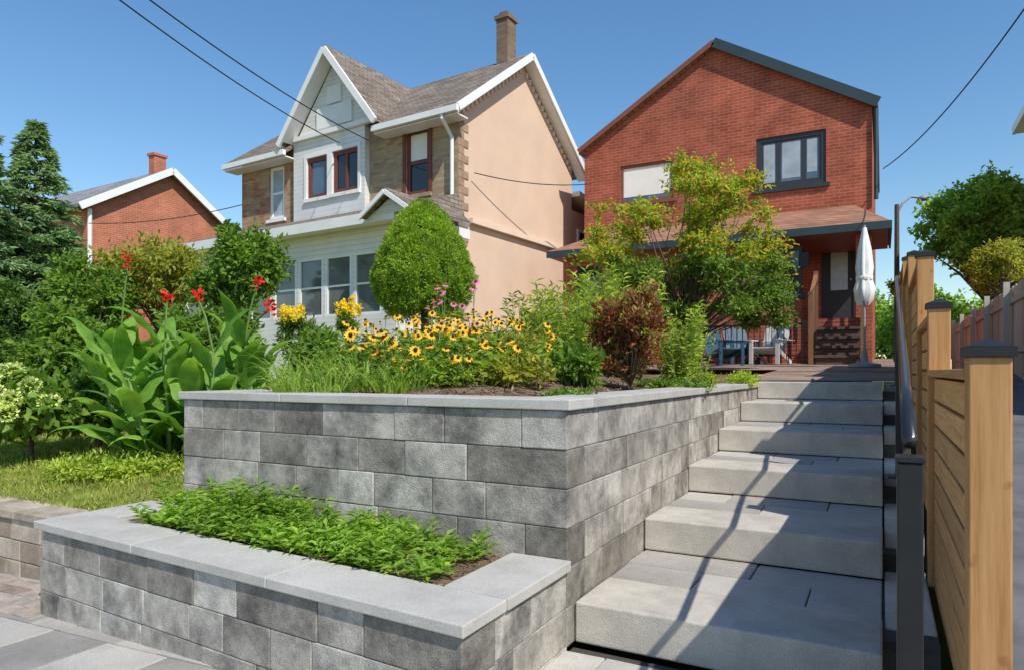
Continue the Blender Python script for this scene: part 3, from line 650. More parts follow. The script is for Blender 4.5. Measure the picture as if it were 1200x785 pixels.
mb = MB(); slab(mb,(hm,-2.6,hz+.05),(hx1+.05,-2.6,hb),(hx1+.05,-.8,hb+.05),(hm,-.3,hz+.05),.07); slab(mb,(hx0-.05,-2.6,hb),(hm,-2.6,hz+.05),(hm,-.3,hz+.05),(hx0-.05,-.8,hb+.05),.07); mb.build('pediment_roof', M['shingle'], pr, local=True)
for e_, dy in ((hx1+.05, 0), (hx0-.05, .005)):
    mb = MB(); mb.beam((hm,-2.62-dy,hz-.03),(e_,-2.62-dy,hb-.07),.04,.08); mb.build('pediment_trim', M['white'], pr, local=True)
mb = MB(); mb.tube([(-.08,-ov-.05,zo),(-.08,-ov-.05,zo-.1),(-.08,-.1,zo-.42),(-.08,-.1,pz+.9)], .042, 8); mb.build('downspout', M['white'], lh, local=True)
mb = MB(); zx = zE-1.2
mb.box(-5,-.02,D+.01,D+3.2,-.3,zx); mb.build('rear_wing', M['stucco'], lh, local=True)
mb = MB(); slab(mb, (-5.2,D+.02,zx+.5),(.25,D+.02,zx+.5),(.25,D+3.5,zx+.1),(-5.2,D+3.5,zx+.1),.14); mb.build('rear_roof', M['white'], lh, local=True)
for y0 in (D+.35, D+1.9):
    mb = MB(); mb.box(-.018,.03,y0,y0+.8,zx-2.0,zx-.5); w = mb.build('window', M['white'], lh, local=True)
    mb = MB(); mb.box(.031,.04,y0+.08,y0+.72,zx-1.92,zx-.58); mb.build('pane', M['glassdark'], w, local=True)

# --- far left house: brick gable on its right side, grey roof slope to the front
Hf = Frame((-24, 13.6, .9), R(-2))
fh = empty('brick_house', Hf.loc, R(-2), 'distant orange brick gable house with grey roof and small chimney behind the shrubs', 'house')
y0f, z0f = Hf.side(102,245); y1f, z1f = Hf.side(265,266); yaf, zaf = Hf.side(197,203); zef = (z0f+z1f)/2
mb = MB(); mb.quad((0,y0f,-.5),(0,y1f,-.5),(0,y1f,zef),(0,yaf,zaf),(0,y0f,zef)); mb.quad((-10,y0f,-.5),(0,y0f,-.5),(0,y0f,zef),(-10,y0f,zef)); mb.quad((-10,y1f,-.5),(0,y1f,-.5),(0,y1f,zef),(-10,y1f,zef)); mb.quad((-10,y0f,-.5),(-10,y1f,-.5),(-10,y1f,zef),(-10,yaf,zaf),(-10,y0f,zef)); mb.build('wall', M['orange'], fh, local=True)
kf = (zaf-zef)/(yaf-y0f); mb = MB()
slab(mb,(-10.3,y0f-.4,zef-.4*kf+.14),(.3,y0f-.4,zef-.4*kf+.14),(.3,yaf,zaf+.14),(-10.3,yaf,zaf+.14),.12)
slab(mb,(-10.3,yaf,zaf+.14),(.3,yaf,zaf+.14),(.3,y1f+.4,zef-.4*kf+.14),(-10.3,y1f+.4,zef-.4*kf+.14),.12); ro = mb.build('roof', M['shinglegrey'], fh, local=True)
for yy in (y0f-.4, y1f+.4):
    mb = MB(); mb.beam((.33,yaf,zaf+.03),(.33,yy,zef-.4*kf+.03),.06,.24); mb.build('bargeboard', M['white'], ro, local=True)
mb = MB(); mb.box(-.85,-.5,yaf-.24,yaf+.24,zaf-.4,zaf+.7); mb.box(-.9,-.45,yaf-.29,yaf+.29,zaf+.702,zaf+.8); mb.build('chimney', M['orange'], ro, local=True)
mb = MB(); mb.tube([(.08,y0f+.05,zef-.2),(.08,y0f+.05,0)], .07, 8); mb.build('downspout', M['white'], fh, local=True)
nh = empty('house', (7.5, 26, .9), 0, 'neighbour house at far right showing only its white eave corner', 'house')
ev = atY(1184,150,31).z
mb = MB(); mb.box(4.95,10,21,30.6,.5,ev-.2); mb.build('wall', M['stucco'], nh)
mb = MB(); slab(mb,(4.3,20.7,ev),(7.5,20.7,ev+2.2),(7.5,31,ev+2.2),(4.3,31,ev),.15); slab(mb,(7.5,20.7,ev+2.2),(10.7,20.7,ev),(10.7,31,ev),(7.5,31,ev+2.2),.15); r = mb.build('roof', M['shinglegrey'], nh)
mb = MB(); mb.box(4.2,4.298,20.7,31,ev-.28,ev+.02); mb.build('gutter', M['white'], r)
mb = MB(); mb.box(4.298,4.95,20.7,31,ev-.26,ev-.22); mb.build('soffit', M['white'], r)

# ------------------------------------------------------------------ foliage
def clumps(c, rad, k, fr=(.3,.5), flat_=1.0, low=-.8):
    out = []; c = Vector(c)
    while len(out) < k:
        d = Vector(rdir(1)[0])
        if d.z < low: continue
        s = U(.35, .85); f = U(*fr)
        out.append((c+Vector((d.x*rad[0]*s, d.y*rad[1]*s, d.z*rad[2]*s)), Vector((rad[0]*f, rad[1]*f, rad[2]*f*flat_))))
    return out
def cl_leaves(name, cl, n, L, W, mat, parent, up=.3, per=9, droop=.15, jit=.75, reach=(.55,1.35)):
    """leaves set along short twigs that fan out of every clump"""
    C_ = np.array([c for c, r in cl]); Rr = np.array([r for c, r in cl]); wts = Rr.prod(1)**.7; wts /= wts.sum()
    T = max(1, int(n/per)); ix = rng.choice(len(cl), T, p=wts); d = nrm(rdir(T)+np.array([[0,0,up*.6]])); ln = rng.uniform(*reach, (T, 1))
    s = np.linspace(.22, 1, per).reshape(1, per, 1)
    P = C_[ix][:,None]+d[:,None]*Rr[ix][:,None]*ln[:,None]*s
    P = P.reshape(-1, 3)+rng.normal(size=(T*per, 3))*L*.22
    dd = np.repeat(d, per, 0); n2 = len(P)
    D = nrm(dd*.8+rng.normal(size=(n2, 3))*jit+np.array([[0, 0, up*.5]])); Nn = nrm(rng.normal(size=(n2, 3))*.6+np.array([[0, 0, 1.]])+dd*.5)
    q = rng.uniform(.65, 1.25, n2)
    return leaf_obj(name, P, D, Nn, L*q, W*q, mat, parent, droop)
def woody(name, label, cat, base, cl, n, L, W, lm, r0=.05, group=None, trunk='trunk', leafname='crown', twig=.008, leaves=True, ff=.6, **kw):
    base = Vector(base); root = empty(name, base, 0, label, cat, group)
    mb = MB(); zmid = min(c.z for c, r in cl)
    fork = base+Vector((U(-.05,.05), U(-.05,.05), max(.05, (zmid-base.z)*ff)))
    mb.tube([base-Vector((0,0,.1)), base.lerp(fork, .5)+Vector((U(-.02,.02),U(-.02,.02),0)), fork], [r0, r0*.85, r0*.7], 8)
    for c, r in cl:
        m1 = fork.lerp(c, .5)+Vector((U(-.1,.1), U(-.1,.1), .05))*(c-fork).length
        mb.tube([fork, m1, c], [r0*.5, r0*.32, twig], 5)
    mb.build(trunk, M['bark'], root, smooth=True)
    if leaves: cl_leaves(leafname, cl, n, L, W, lm, root, **kw)
    return root

# low planter ground cover
P, Dd, Nn, Ls = [], [], [], []
for i in range(560):
    x = -3.5+1.95*random.random(); y = U(2.2, 2.66)
    if y < 2.29-.063*(x+3.0): y += .12
    h = U(.05, .16)+(.1 if x < -2.5 and y > 2.42 and random.random() < .4 else 0); az = U(0, 6.28); ln = U(0, .7)
    if y < 2.35: az = U(-2.6, -.5); ln = U(.3, .8)
    if x > -1.8: h *= .75
    dv = Vector((math.sin(ln)*math.cos(az), math.sin(ln)*math.sin(az), math.cos(ln))); b = Vector((x, y, .35)); tw = U(0, 6)
    k = int(h/.016)
    for j in range(2, k+1):
        for s in (0, math.pi):
            a2 = tw+j*1.57+s; el = U(.1, .7)
            P.append(b+dv*h*j/k); Dd.append((math.cos(a2)*math.cos(el), math.sin(a2)*math.cos(el), math.sin(el))); Nn.append((U(-.3,.3), U(-.3,.3), 1)); Ls.append(U(.035, .072))
Ls = np.array(Ls)
leaf_obj('ground_cover', P, np.array(Dd), np.array(Nn), Ls, Ls*.34, L_['planter'], None, .2, .2, label='bright green leafy ground cover filling the low planter', cat='ground cover', kind='stuff')
n = 26000; x = rng.uniform(-9.5, -4.2, n); y = rng.uniform(2.66, 5.4, n); z = np.array([lawn_z(a, b) for a, b in zip(x, y)])
leaf_obj('grass', np.stack([x, y, z], 1), rng.normal(size=(n, 3))*.45+np.array([[0, 0, 1.]]), rdir(n), rng.uniform(.03, .07, n), np.full(n, .009), L_['lawn'], None, .1, .1, label='short yellow green lawn grass behind the tan stone wall', cat='grass', kind='stuff')
cl = [(Vector((U(-5.9,-4.9), U(3.0,3.7), .42)), Vector((.25,.2,.1))) for i in range(12)]
o = cl_leaves('creeping_plants', cl, 5000, .05, .018, L_['lime'], None, up=.4); tag(o, 'pale lime creeping plants at the lawn edge below the canna', 'ground cover', None, 'stuff')

def spruce(base, h, rad, label, n_br=34):
    base = Vector(base); root = empty('spruce_tree', base, 0, label, 'tree')
    mb = MB(); mb.tube([base, base+Vector((0,0,h*.5)), base+Vector((0,0,h))], [.12,.07,.012], 8)
    P, D_ = [], []
    for lv in range(n_br):
        f = lv/(n_br-1); z = h*(.05+.93*f); r = rad*(1-f)**.8*U(.8, 1.12)+.06; nb = 11 if f < .6 else 8
        for b in range(nb):
            a = U(0, 6.28); rl = r*U(.6, 1.12); s0 = base+Vector((0,0,z)); pth = []
            for q in range(5):
                g_ = q/4; pth.append(s0+Vector((math.cos(a)*rl*g_, math.sin(a)*rl*g_, rl*(.34*g_*(1-g_*1.1)))))
            mb.tube(pth, [.014,.012,.009,.006,.003], 4)
            m = int(40+95*rl/rad)
            for q in range(m):
                g_ = .08+.92*random.random()**.8; k = min(3, int(g_*4)); p = pth[k].lerp(pth[k+1], g_*4-k)
                sa = a+random.choice((-1,1))*U(.1,1.2); sp = .34*rl*(1.1-g_)*random.random()
                P.append((p.x+math.cos(sa)*sp, p.y+math.sin(sa)*sp, p.z+U(-.07,.03)-.15*sp)); D_.append((math.cos(sa), math.sin(sa), U(-.5,.45)))
    mb.build('trunk', M['bark'], root)
    nn = len(P); leaf_obj('crown', P, np.array(D_), rng.normal(size=(nn,3))*.6+np.array([[0,0,1.]]), rng.uniform(.08,.17,nn), rng.uniform(.03,.055,nn), L_['spruce'], root, .25, .1)
def gp(px, t, dz=0):
    p = pt(px, 435, t); p.z = lawn_z(p.x, p.y)+dz; return p
b = gp(42, 13); spruce(b, pt(42,140,13).z-b.z, 1.4, 'blue green spruce tree with pointed tip at left')
b = gp(-30, 12); spruce(b, pt(-30,100,12).z-b.z, 1.3, 'spruce tree cut off by the left edge of the view')
def shrub_px(name, label, cat, px, py, t, wpx, hpx, n, L, W, lm, k=22, group=None, base=None, fr=(.26,.44), **kw):
    c = pt(px, py, t); rad = (wpx/2/F*t, wpx/2/F*t*.8, hpx/2/F*t); b = Vector((c.x, c.y, base if base is not None else lawn_z(c.x, c.y)))
    return woody(name, label, cat, b, clumps(c, rad, k, fr), n, L, W, lm, .04, group, 'stems', 'foliage', **kw)
shrub_px('flowering_shrub', 'tall green shrub in front of the tan house porch', 'shrub', 280, 325, 9.5, 125, 115, 10000, .09, .045, L_['mid'])
shrub_px('shrub', 'loose olive yellow shrub below the distant orange brick house', 'shrub', 190, 330, 10.5, 150, 100, 10000, .09, .035, L_['olive'], 28)
shrub_px('shrub', 'bushy green shrub between the spruce and the canna', 'shrub', 105, 350, 10, 130, 115, 10000, .09, .045, L_['mid'], 26)
shrub_px('shrub', 'broad leafy green bush behind the hydrangea at left', 'shrub', 85, 420, 7.6, 140, 120, 10000, .085, .05, L_['mid'], 26)
shrub_px('shrub', 'dark evergreen shrub under the spruce at the left edge', 'shrub', 10, 385, 9, 110, 120, 8000, .07, .035, L_['dark'])
shrub_px('shrub', 'green filler shrub behind the canna leaves', 'shrub', 240, 405, 8.6, 150, 115, 8000, .09, .045, L_['mid'])
shrub_px('shrub', 'low green shrub between daylilies and porch windows', 'shrub', 372, 418, 7.2, 100, 60, 5000, .075, .032, L_['mid'])
shrub_px('shrub', 'low leafy green shrub filling the gap between hydrangea and canna', 'shrub', 112, 478, 6.6, 70, 70, 4500, .08, .045, L_['mid'], 14)
for px_, py2, t, w_, h_, lb in ((345,378,7.4,54,54,'yellow flowering goldenrod left of the dwarf spruce'),(408,368,7.6,34,44,'small yellow flowering plant against the porch siding')):
    r_ = shrub_px('goldenrod', lb, 'plant', px_, py2+12, t, w_, h_, 1300, .07, .018, L_['mid'], 9)
    c = pt(px_, py2-6, t); cl_leaves('flower_plume', clumps(c, (w_/2/F*t*.9, .18, h_/2/F*t*.7), 20, (.12,.26), 1.4), 2600, .02, .014, L_['paleyellow'], r_, up=.6)
shrub_px('broadleaf_tree', 'distant green tree between the two left houses', 'tree', 268, 290, 24, 50, 44, 3000, .22, .14, L_['mid'])
hb = gp(35, 6.4); c = pt(36, 476, 6.4)
hyd = woody('hydrangea', 'hydrangea bush with pale lime flower heads at left edge', 'shrub', hb, clumps(c, (.58,.45,.38), 16), 4600, .11, .07, L_['mid'], .03, None, 'stems', 'foliage')
for i in range(30):
    d = Vector(rdir(1)[0]); d.z = abs(d.z)*.9-.15; d.y = -abs(d.y)-.2; p = c+Vector((d.x*.66, d.y*.54, d.z*.46))
    nn = 130; dd = rdir(nn); leaf_obj('flower_head', np.array(p)+dd*np.array([[.075,.075,.06]]), dd+rng.normal(size=(nn,3))*.5, rdir(nn), rng.uniform(.02,.035,nn), rng.uniform(.018,.028,nn), L_['cream'], hyd, .1)

# canna
cb = gp(212, 6.0)
can = empty('canna_plant', cb, 0, 'large canna clump with broad pointed leaves and red flowers', 'plant')
ml = MB(); ms = MB(); tops = []
for i in range(26):
    az = i*2.4; r = .5*math.sqrt((i+.5)/26); b = cb+Vector((math.cos(az)*r*1.35, math.sin(az)*r*.8, 0)); h = U(.5, 1.08); ln = U(.0, .15)+r*.4; az2 = az+U(-.4,.4)
    dv = Vector((math.sin(ln)*math.cos(az2), math.sin(ln)*math.sin(az2), math.cos(ln))); ms.tube([b, b+dv*h*.5, b+dv*h], [.02,.016,.01], 6)
    tops.append(b+dv*h); th = U(0, 6.28); nl = random.randint(6, 7)
    for j in range(nl):
        f = .08+.9*j/(nl-1); ml.blade(b+dv*h*f, th+j*2.5+U(-.3,.3), U(.45,.85)*(1.25-.65*f), U(.5,.68)*(1.1-.22*f), U(.14,.2), U(.9,2.0)*(1.2-.35*f), 12, 'leaf', .18)
ms.build('stems', M['stem'], can, smooth=True); ml.build('foliage', L_['canna'], can, smooth=True, recalc=False)
for px_, py2, t in ((150,308,6.0),(232,350,5.5),(301,334,5.9),(316,362,5.7),(196,350,5.6)):
    p = pt(px_, py2, t); q = min(tops, key=lambda v: (v-p).length); m_ = MB(); m_.tube([q, q.lerp(p, .5)+Vector((0,0,.06)), p], [.009,.008,.006], 5); m_.build('flower_stalk', M['stem'], can)
    nn = 18; dd = rdir(nn); dd[:,2] = abs(dd[:,2])
    leaf_obj('flower', np.array(p)+dd*.012+np.array([[0,0,1]])*rng.uniform(-.06,.06,(nn,1)), dd, rdir(nn), rng.uniform(.04,.07,nn), rng.uniform(.022,.04,nn), L_['redpetal'], can, .2)

# dwarf spruce, dense rounded cone on a short trunk
c0 = pt(496, 312, 8.0); db = Vector((c0.x, c0.y, 1.0))
ds = empty('dwarf_spruce', db, 0, 'dense rounded bright green dwarf spruce on a short trunk before the porch', 'tree')
zt_, zb_ = pt(490,241,8).z, pt(497,369,8).z
def prof_r(f): return .6*(1-f**1.8)**.64*(.4+.6*min(1, (f+.02)*3.2)**.7)
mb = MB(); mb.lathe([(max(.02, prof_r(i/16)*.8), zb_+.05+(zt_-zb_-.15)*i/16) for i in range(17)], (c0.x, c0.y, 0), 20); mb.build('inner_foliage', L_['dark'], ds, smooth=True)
P, D_ = [], []
for i in range(520):
    f = ((i+U(0,1))/520)**.95; a = i*2.39996+U(-.25,.25); r = prof_r(f)*U(.88, 1.0); cc = Vector((c0.x+r*math.cos(a), c0.y+r*math.sin(a), zb_+(zt_-zb_)*f)); rr = U(.06, .11)*(1-.3*f)
    out = Vector((math.cos(a), math.sin(a), (f-.3)*1.8)).normalized()
    dd = rdir(120); dd = nrm(dd+np.array([out])*.7); P.append(np.array([cc])+dd*rr*rng.uniform(.5,1.08,(120,1))*np.array([[1,1,.85]])); D_.append(dd+rng.normal(size=(120,3))*.4+np.array([[0,0,.3]]))
P = np.concatenate(P); D_ = np.concatenate(D_); n = len(P)
leaf_obj('foliage', P, D_, rdir(n), rng.uniform(.028,.05,n), rng.uniform(.011,.017,n), L_['alberta'], ds, .1)
mb = MB(); mb.tube([db-Vector((0,0,.1)), Vector((c0.x+.03, c0.y, zb_-.1)), Vector((c0.x, c0.y, zb_+.3))], [.06,.05,.045], 8); mb.build('trunk', M['bark'], ds)

def tuft(name, label, cat, b, n, L, W, lean, bend, lm, group=None, spread=.1):
    root = empty(name, b, 0, label, cat, group); mb = MB()
    for i in range(n):
        az = U(0, 6.28); r = spread*math.sqrt(random.random()); mb.blade((b.x+math.cos(az)*r, b.y+math.sin(az)*r, b.z-.02), az+U(-.6,.6), U(*lean), L*U(.5,1.15), W*U(.7,1.2), U(*bend), 6, 'grass', .25)
    mb.build('foliage', lm, root, recalc=False); return root
def bp(px, t):
    p = pt(px, 450, t); p.z = bed_z(p.x, p.y); return p
for i, (px_, t, s) in enumerate(((345,4.15,.8),(385,4.05,.8),(425,4.3,.85),(468,4.1,.75),(505,4.4,.75),(360,4.8,1.0),(408,5.0,1.0))):
    tuft('daylily', 'arching daylily clump along the left of the tall wall cap', 'plant', bp(px_, t), 85, .4*s, .011, (.05,.75), (1.2,2.5), L_['grass'], 'daylilies along the wall', .14)
def flower_mesh(n, L, W, mat, droop):
    dd = np.array([[math.cos(2*math.pi*i/n), math.sin(2*math.pi*i/n), -droop] for i in range(n)]); V = []; Fc = []
    for d in dd:
        S = np.array([-d[1], d[0], 0]); b = len(V); V += [tuple(d*.008), tuple(d*L*.6+S*W/2), tuple(d*L), tuple(d*L*.6-S*W/2)]; Fc.append((b, b+1, b+2, b+3))
    me = bpy.data.meshes.new('petals'); me.from_pydata(V, [], Fc); me.materials.append(mat); return me
def centre_mesh(r, h, mat):
    mb = MB(); mb.lathe([(r,-.004),(r,h*.4),(r*.7,h*.85),(r*.15,h)], (0,0,0), 8); me = bpy.data.meshes.new('centre'); me.from_pydata(mb.v, [], mb.f); me.materials.append(mat); return me
rud = flower_mesh(11, .04, .015, L_['yellow'], .35); rudc = centre_mesh(.0125, .018, L_['brown'])
pnk = flower_mesh(12, .045, .015, L_['pink'], .5); pnkc = centre_mesh(.016, .022, flat('cone_orange', (.3,.09,.02), .9, .3, 60))
def flowering(name, label, group, b, rad, h, nf, fm, cm, leaf, nl=420, ls=.075, sc_=1.0, lo=.35):
    root = empty(name, b, 0, label, 'plant', group); ms = MB(); P, D_ = [], []
    for i in range(nf):
        az = U(0, 6.28); r = rad*math.sqrt(random.random()); hh = h*U(lo, 1.12); p0 = b+Vector((math.cos(az)*r*.6, math.sin(az)*r*.6, 0)); p1 = b+Vector((math.cos(az)*r, math.sin(az)*r, hh))
        mid = p0.lerp(p1, .55)+Vector((U(-.03,.03), U(-.03,.03), 0)); ms.tube([p0, mid, p1], [.004,.0035,.003], 4)
        o = bpy.data.objects.new('flower', fm); col.objects.link(o); o.parent = root; o.location = p1-b; o.rotation_euler = (U(.0,1.1), U(-.6,.7), U(-.5,1.0)); s = U(.7,1.2)*sc_; o.scale = (s,s,s); WM[o] = WM[root]
        q = bpy.data.objects.new('seed_head', cm); col.objects.link(q); q.parent = o
    for i in range(nl):
        az = U(0, 6.28); r = rad*1.05*math.sqrt(random.random()); P.append((b.x+math.cos(az)*r, b.y+math.sin(az)*r, b.z+h*.75*random.random())); a2 = az+U(-1,1); D_.append((math.cos(a2), math.sin(a2), U(-.1,.9)))
    ms.build('stems', M['stem'], root); nn = len(P)
    leaf_obj('foliage', P, np.array(D_), rng.normal(size=(nn,3))*.4+np.array([[0,0,1.]]), rng.uniform(.6,1.2,nn)*ls, rng.uniform(.6,1.2,nn)*ls*.33, leaf, root, .3)
for px_, t, h, nf in ((448,5.3,.4,22),(474,4.7,.34,22),(492,5.7,.5,22),(512,5.2,.4,22),(530,4.8,.36,22),(545,5.8,.5,22),(560,5.2,.42,22),(580,4.8,.36,20),(590,5.7,.46,22),(612,5.2,.38,22),(632,5.6,.4,20),(462,6.0,.48,20),(520,6.1,.52,20),(570,6.1,.52,20),(500,4.35,.24,10),(552,4.3,.24,10),(600,4.5,.28,12),(430,4.7,.3,12)):
    flowering('coneflower', 'clump of yellow black eyed daisies in the raised flower bed', 'yellow daisies in the raised bed', bp(px_, t), .3 if nf > 12 else .2, h, nf, rud, rudc, L_['grass'] if px_ % 4 == 0 else L_['mid'], 380 if nf > 12 else 200, .075, .92)
for px_, t, h in ((522,6.4,.78),(545,6.4,.8),(508,6.6,.7)):
    flowering('pink_coneflower', 'pink coneflowers standing tall behind the yellow daisies', 'pink coneflowers', bp(px_, t), .14, h, 4, pnk, pnkc, L_['mid'], 160, .075, 1.0, .82)
flowering('yellow_daisy', 'large yellow daisies rising behind the daylilies left of the daisy drift', None, bp(440,5.0), .25, .3, 8, rud, rudc, L_['mid'], 300, .08, 1.25)

def upright(name, label, b, rad, h, ns, L, W, lm, group=None, cat='plant', per=.028, lean=.25, lo=.12, sm='stem', q2=2):
    root = empty(name, b, 0, label, cat, group); ms = MB(); P, D_ = [], []
    for i in range(ns):
        az = U(0, 6.28); r = rad*math.sqrt(random.random()); hh = h*U(.55,1.08); ln = lean*r/rad+U(0,.12)
        p0 = b+Vector((math.cos(az)*r*.5, math.sin(az)*r*.5, -.02)); d = Vector((math.sin(ln)*math.cos(az), math.sin(ln)*math.sin(az), math.cos(ln))); bw = Vector((U(-.06,.06), U(-.06,.06), 0))
        ms.tube([p0, p0+d*hh*.6+bw*.4, p0+d*hh+bw], [.005,.004,.002], 4)
        k = int(hh/per)
        for j in range(int(k*lo), k+1):
            for q in range(q2):
                a2 = U(0, 6.28); f = j/k; P.append(p0+d*hh*f+bw*f*f); D_.append((math.cos(a2), math.sin(a2), U(.2,1.2)))
    ms.build('stems', M[sm], root); nn = len(P)
    leaf_obj('foliage', P, np.array(D_), rng.normal(size=(nn,3))*.6+np.array([[0,0,1.]]), rng.uniform(.6,1.2,nn)*L, rng.uniform(.7,1.2,nn)*W, lm, root, .25); return root
upright('feathery_plant', 'light green narrow leaved plant left of the burgundy shrub', bp(655,5.6), .32, .76, 50, .08, .014, L_['lime'])
upright('feathery_plant', 'tall light green feathery plant directly behind the burgundy shrub', bp(728,6.6), .4, 1.02, 60, .09, .016, L_['lime'])
upright('feathery_plant', 'pale lime upright plant right of the burgundy shrub near the stairs', bp(800,6.2), .3, .74, 52, .07, .016, L_['lime'])
upright('feathery_plant', 'light green plant filling the gap behind the yellow daisies', bp(690,7.2), .35, .9, 44, .09, .016, L_['lime'])
upright('feathery_plant', 'sparse reddish green stems in front of the yellow daisies at right', bp(610,4.6), .15, .42, 12, .07, .014, L_['olive'])
upright('feathery_plant', 'thin green stemmed plant rising beside the beige wall', bp(602,7.0), .14, .8, 10, .09, .02, L_['mid'])
upright('feathery_plant', 'thin tall perennial rising behind the light green plant', bp(640,7.0), .14, .95, 10, .09, .02, L_['lime'])
bcl = clumps(pt(735,400,4.9), (.35,.28,.37), 48, (.16,.3), 1.3, -1)
bs_ = woody('burgundy_shrub', 'loose burgundy leaved shrub in the raised bed by the stairs', 'shrub', bp(735,4.9), bcl, 6600, .042, .021, L_['burgundy'], .016, None, 'stems', 'foliage', .003, True, .3, up=1.1, jit=.6, reach=(.5,1.8))
cl_leaves('green_shoots', bcl, 1700, .042, .018, L_['olive'], bs_, up=1.1, jit=.6, reach=(.5,1.8))
def filler(label, px_, t, r, h, lm, n=1600, L=.05, W=.022, name='low_plant'):
    b = bp(px_, t); root = empty(name, b, 0, label, 'plant'); cl = [(b+Vector((U(-r,r), U(-r,r)*.7, h*.45)), Vector((r*.5, r*.5, h*.5))) for i in range(7)]; cl_leaves('foliage', cl, n, L, W, lm, root, up=.5, reach=(.4,1.1))
filler('dark leafy perennial clump left of the light green plant', 665, 4.9, .22, .24, L_['mid'], 1500, .09, .035)
filler('low creeping green plant on the cap corner of the tall wall', 672, 3.75, .16, .05, L_['mid'], 1500, .03, .015)
filler('bronze green low plant behind the wall cap at centre', 600, 4.3, .2, .16, L_['olive'], 900, .06, .022)
filler('spreading juniper beside the top of the stairs', 845, 7.2, .32, .14, L_['lime'], 3200, .05, .014)
filler('second creeping plant below the burgundy shrub', 790, 5.4, .28, .1, L_['mid'], 2000, .035, .016)
filler('leafy green perennial under the yellow daisies at left', 520, 4.5, .26, .18, L_['mid'], 1500, .08, .03)
filler('green mound under the daisies at right', 585, 5.0, .26, .18, L_['mid'], 1500, .07, .028)
# maple
mbs = pt(806, 435, 10.5); mbs.z = 1.12
cl = []
for cx_, cy_, wx, wy, k in ((808,206,50,34,8),(838,232,90,50,12),(732,262,66,36,8),(795,262,110,50,13),(855,265,90,50,11),(712,296,44,44,7),(780,305,130,60,16),(870,296,80,50,10),(760,350,100,60,14),(830,355,150,60,18),(890,335,60,60,8)):
    for i in range(k):
        p = pt(cx_+U(-wx,wx)*.55, cy_+U(-wy,wy)*.5, 10.5+U(-1.0,1.0)); cl.append((p, Vector((U(.2,.38), U(.2,.38), U(.1,.2)))))
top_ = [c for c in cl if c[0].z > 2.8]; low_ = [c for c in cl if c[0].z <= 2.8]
mp = woody('maple_tree', 'small maple turning yellow and orange in front of the brick house', 'tree', mbs, cl, 10, .07, .05, L_['maple'], .028, twig=.003, leaves=False)
cl_leaves('crown', top_, 18000, .068, .036, L_['maple'], mp, up=-.05)
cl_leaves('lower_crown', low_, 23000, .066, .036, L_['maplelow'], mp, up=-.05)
# right trees
c = pt(1160, 268, 22); woody('broadleaf_tree', 'full green tree above the fences at right', 'tree', (c.x, c.y, 1.2), clumps(c, (2.4,2.25,2.0), 80, (.15,.27)), 22000, .18, .1, L_['tree'], .14, None)
c = pt(1182, 318, 15); woody('shrub', 'olive green shrub overhanging the neighbour fence at right', 'shrub', (c.x, c.y, 1.2), clumps(c, (.95,.9,.75), 26, (.2,.36)), 8000, .09, .045, L_['olive'], .06, None, 'stems', 'foliage')
c = pt(1110, 385, 30); woody('broadleaf_tree', 'low trees at the end of the driveway', 'tree', (c.x, c.y, 1.0), clumps(c, (3.6,1.5,1.7), 30), 8000, .24, .14, L_['tree'], .15, None)
c = pt(1050, 395, 40); woody('broadleaf_tree', 'far green trees seen through the gap right of the brick house', 'tree', (c.x, c.y, 1.0), clumps(c, (3.2,1.5,2.6), 30), 7000, .3, .18, L_['tree'], .15, None)
c = pt(1055, 335, 15); woody('shrub', 'slim green shrub beside the right corner of the brick house', 'shrub', (c.x, c.y, 1.3), clumps(c, (.2,.2,.35), 8), 1500, .07, .04, L_['mid'], .03, None, 'stems', 'foliage')

# ------------------------------------------------------------------ patio furniture
def adirondack(loc, rz, mat, label, group=None, k=.84):
    root = empty('adirondack_chair', loc, rz, label, 'chair', group)
    def bd(mb, nm):
        mb.v = [(x*k, y*k, z*k) for x, y, z in mb.v]; mb.build(nm, mat, root, local=True)
    mb = MB()
    for i in range(6): mb.beam((-.27,-.28+i*.095,.37-i*.032),(.27,-.28+i*.095,.37-i*.032),.09,.022,(0,.3,1))
    bd(mb, 'seat')
    mb = MB()
    for i in range(5):
        x = -.2+i*.1; top = .95-abs(i-2)*.045; mb.beam((x*1.0,.2,.2),(x*1.25,.5,top),.112,.02,(0,-1,.3))
    mb.beam((-.28,.33,.52),(.28,.33,.52),.03,.07); bd(mb, 'backrest')
    for s in (-1, 1):
        mb = MB(); mb.box(s*.36-.07,s*.36+.07,-.36,.4,.545,.568); bd(mb, 'arm')
        mb = MB(); mb.box(s*.31-.045,s*.31+.045,-.34,-.31,0,.545); bd(mb, 'leg')
        mb = MB(); mb.beam((s*.29,-.3,.36),(s*.29,.55,.03),.03,.1); bd(mb, 'leg')
    return root
for px_, t, rz, mt, lb in ((846,13.2,.9,'teal','dark blue adirondack chair nearest the maple on the patio'),(868,14.0,.5,'teal','second dark blue adirondack chair beside the pale one'),(902,13.5,-.25,'palegrey','pale grey adirondack chair on the patio by the porch')):
    p = pt(px_, 430, t); p.z = patio_z(p.y)+.004; adirondack(p, rz, M[mt], lb)
p = pt(1013, 430, 11); p.z = patio_z(p.y)
um = empty('patio_umbrella', p, 0, 'closed white patio umbrella standing by the porch steps', 'umbrella')
mb = MB(); mb.lathe([(.24,0),(.24,.05),(.06,.09),(.03,.3)], (0,0,0.003), 20); mb.build('base', M['lamp'], um, local=True)
mb = MB(); mb.tube([(0,0,.25),(0,0,2.28)], .019, 10); mb.build('pole', M['lamp'], um, local=True)
mb = MB(); n = 24; prof = [(.075,1.02),(.125,1.1),(.14,1.25),(.1,1.42),(.115,1.6),(.088,1.9),(.045,2.15),(.03,2.24)]; vs = []; fs = []
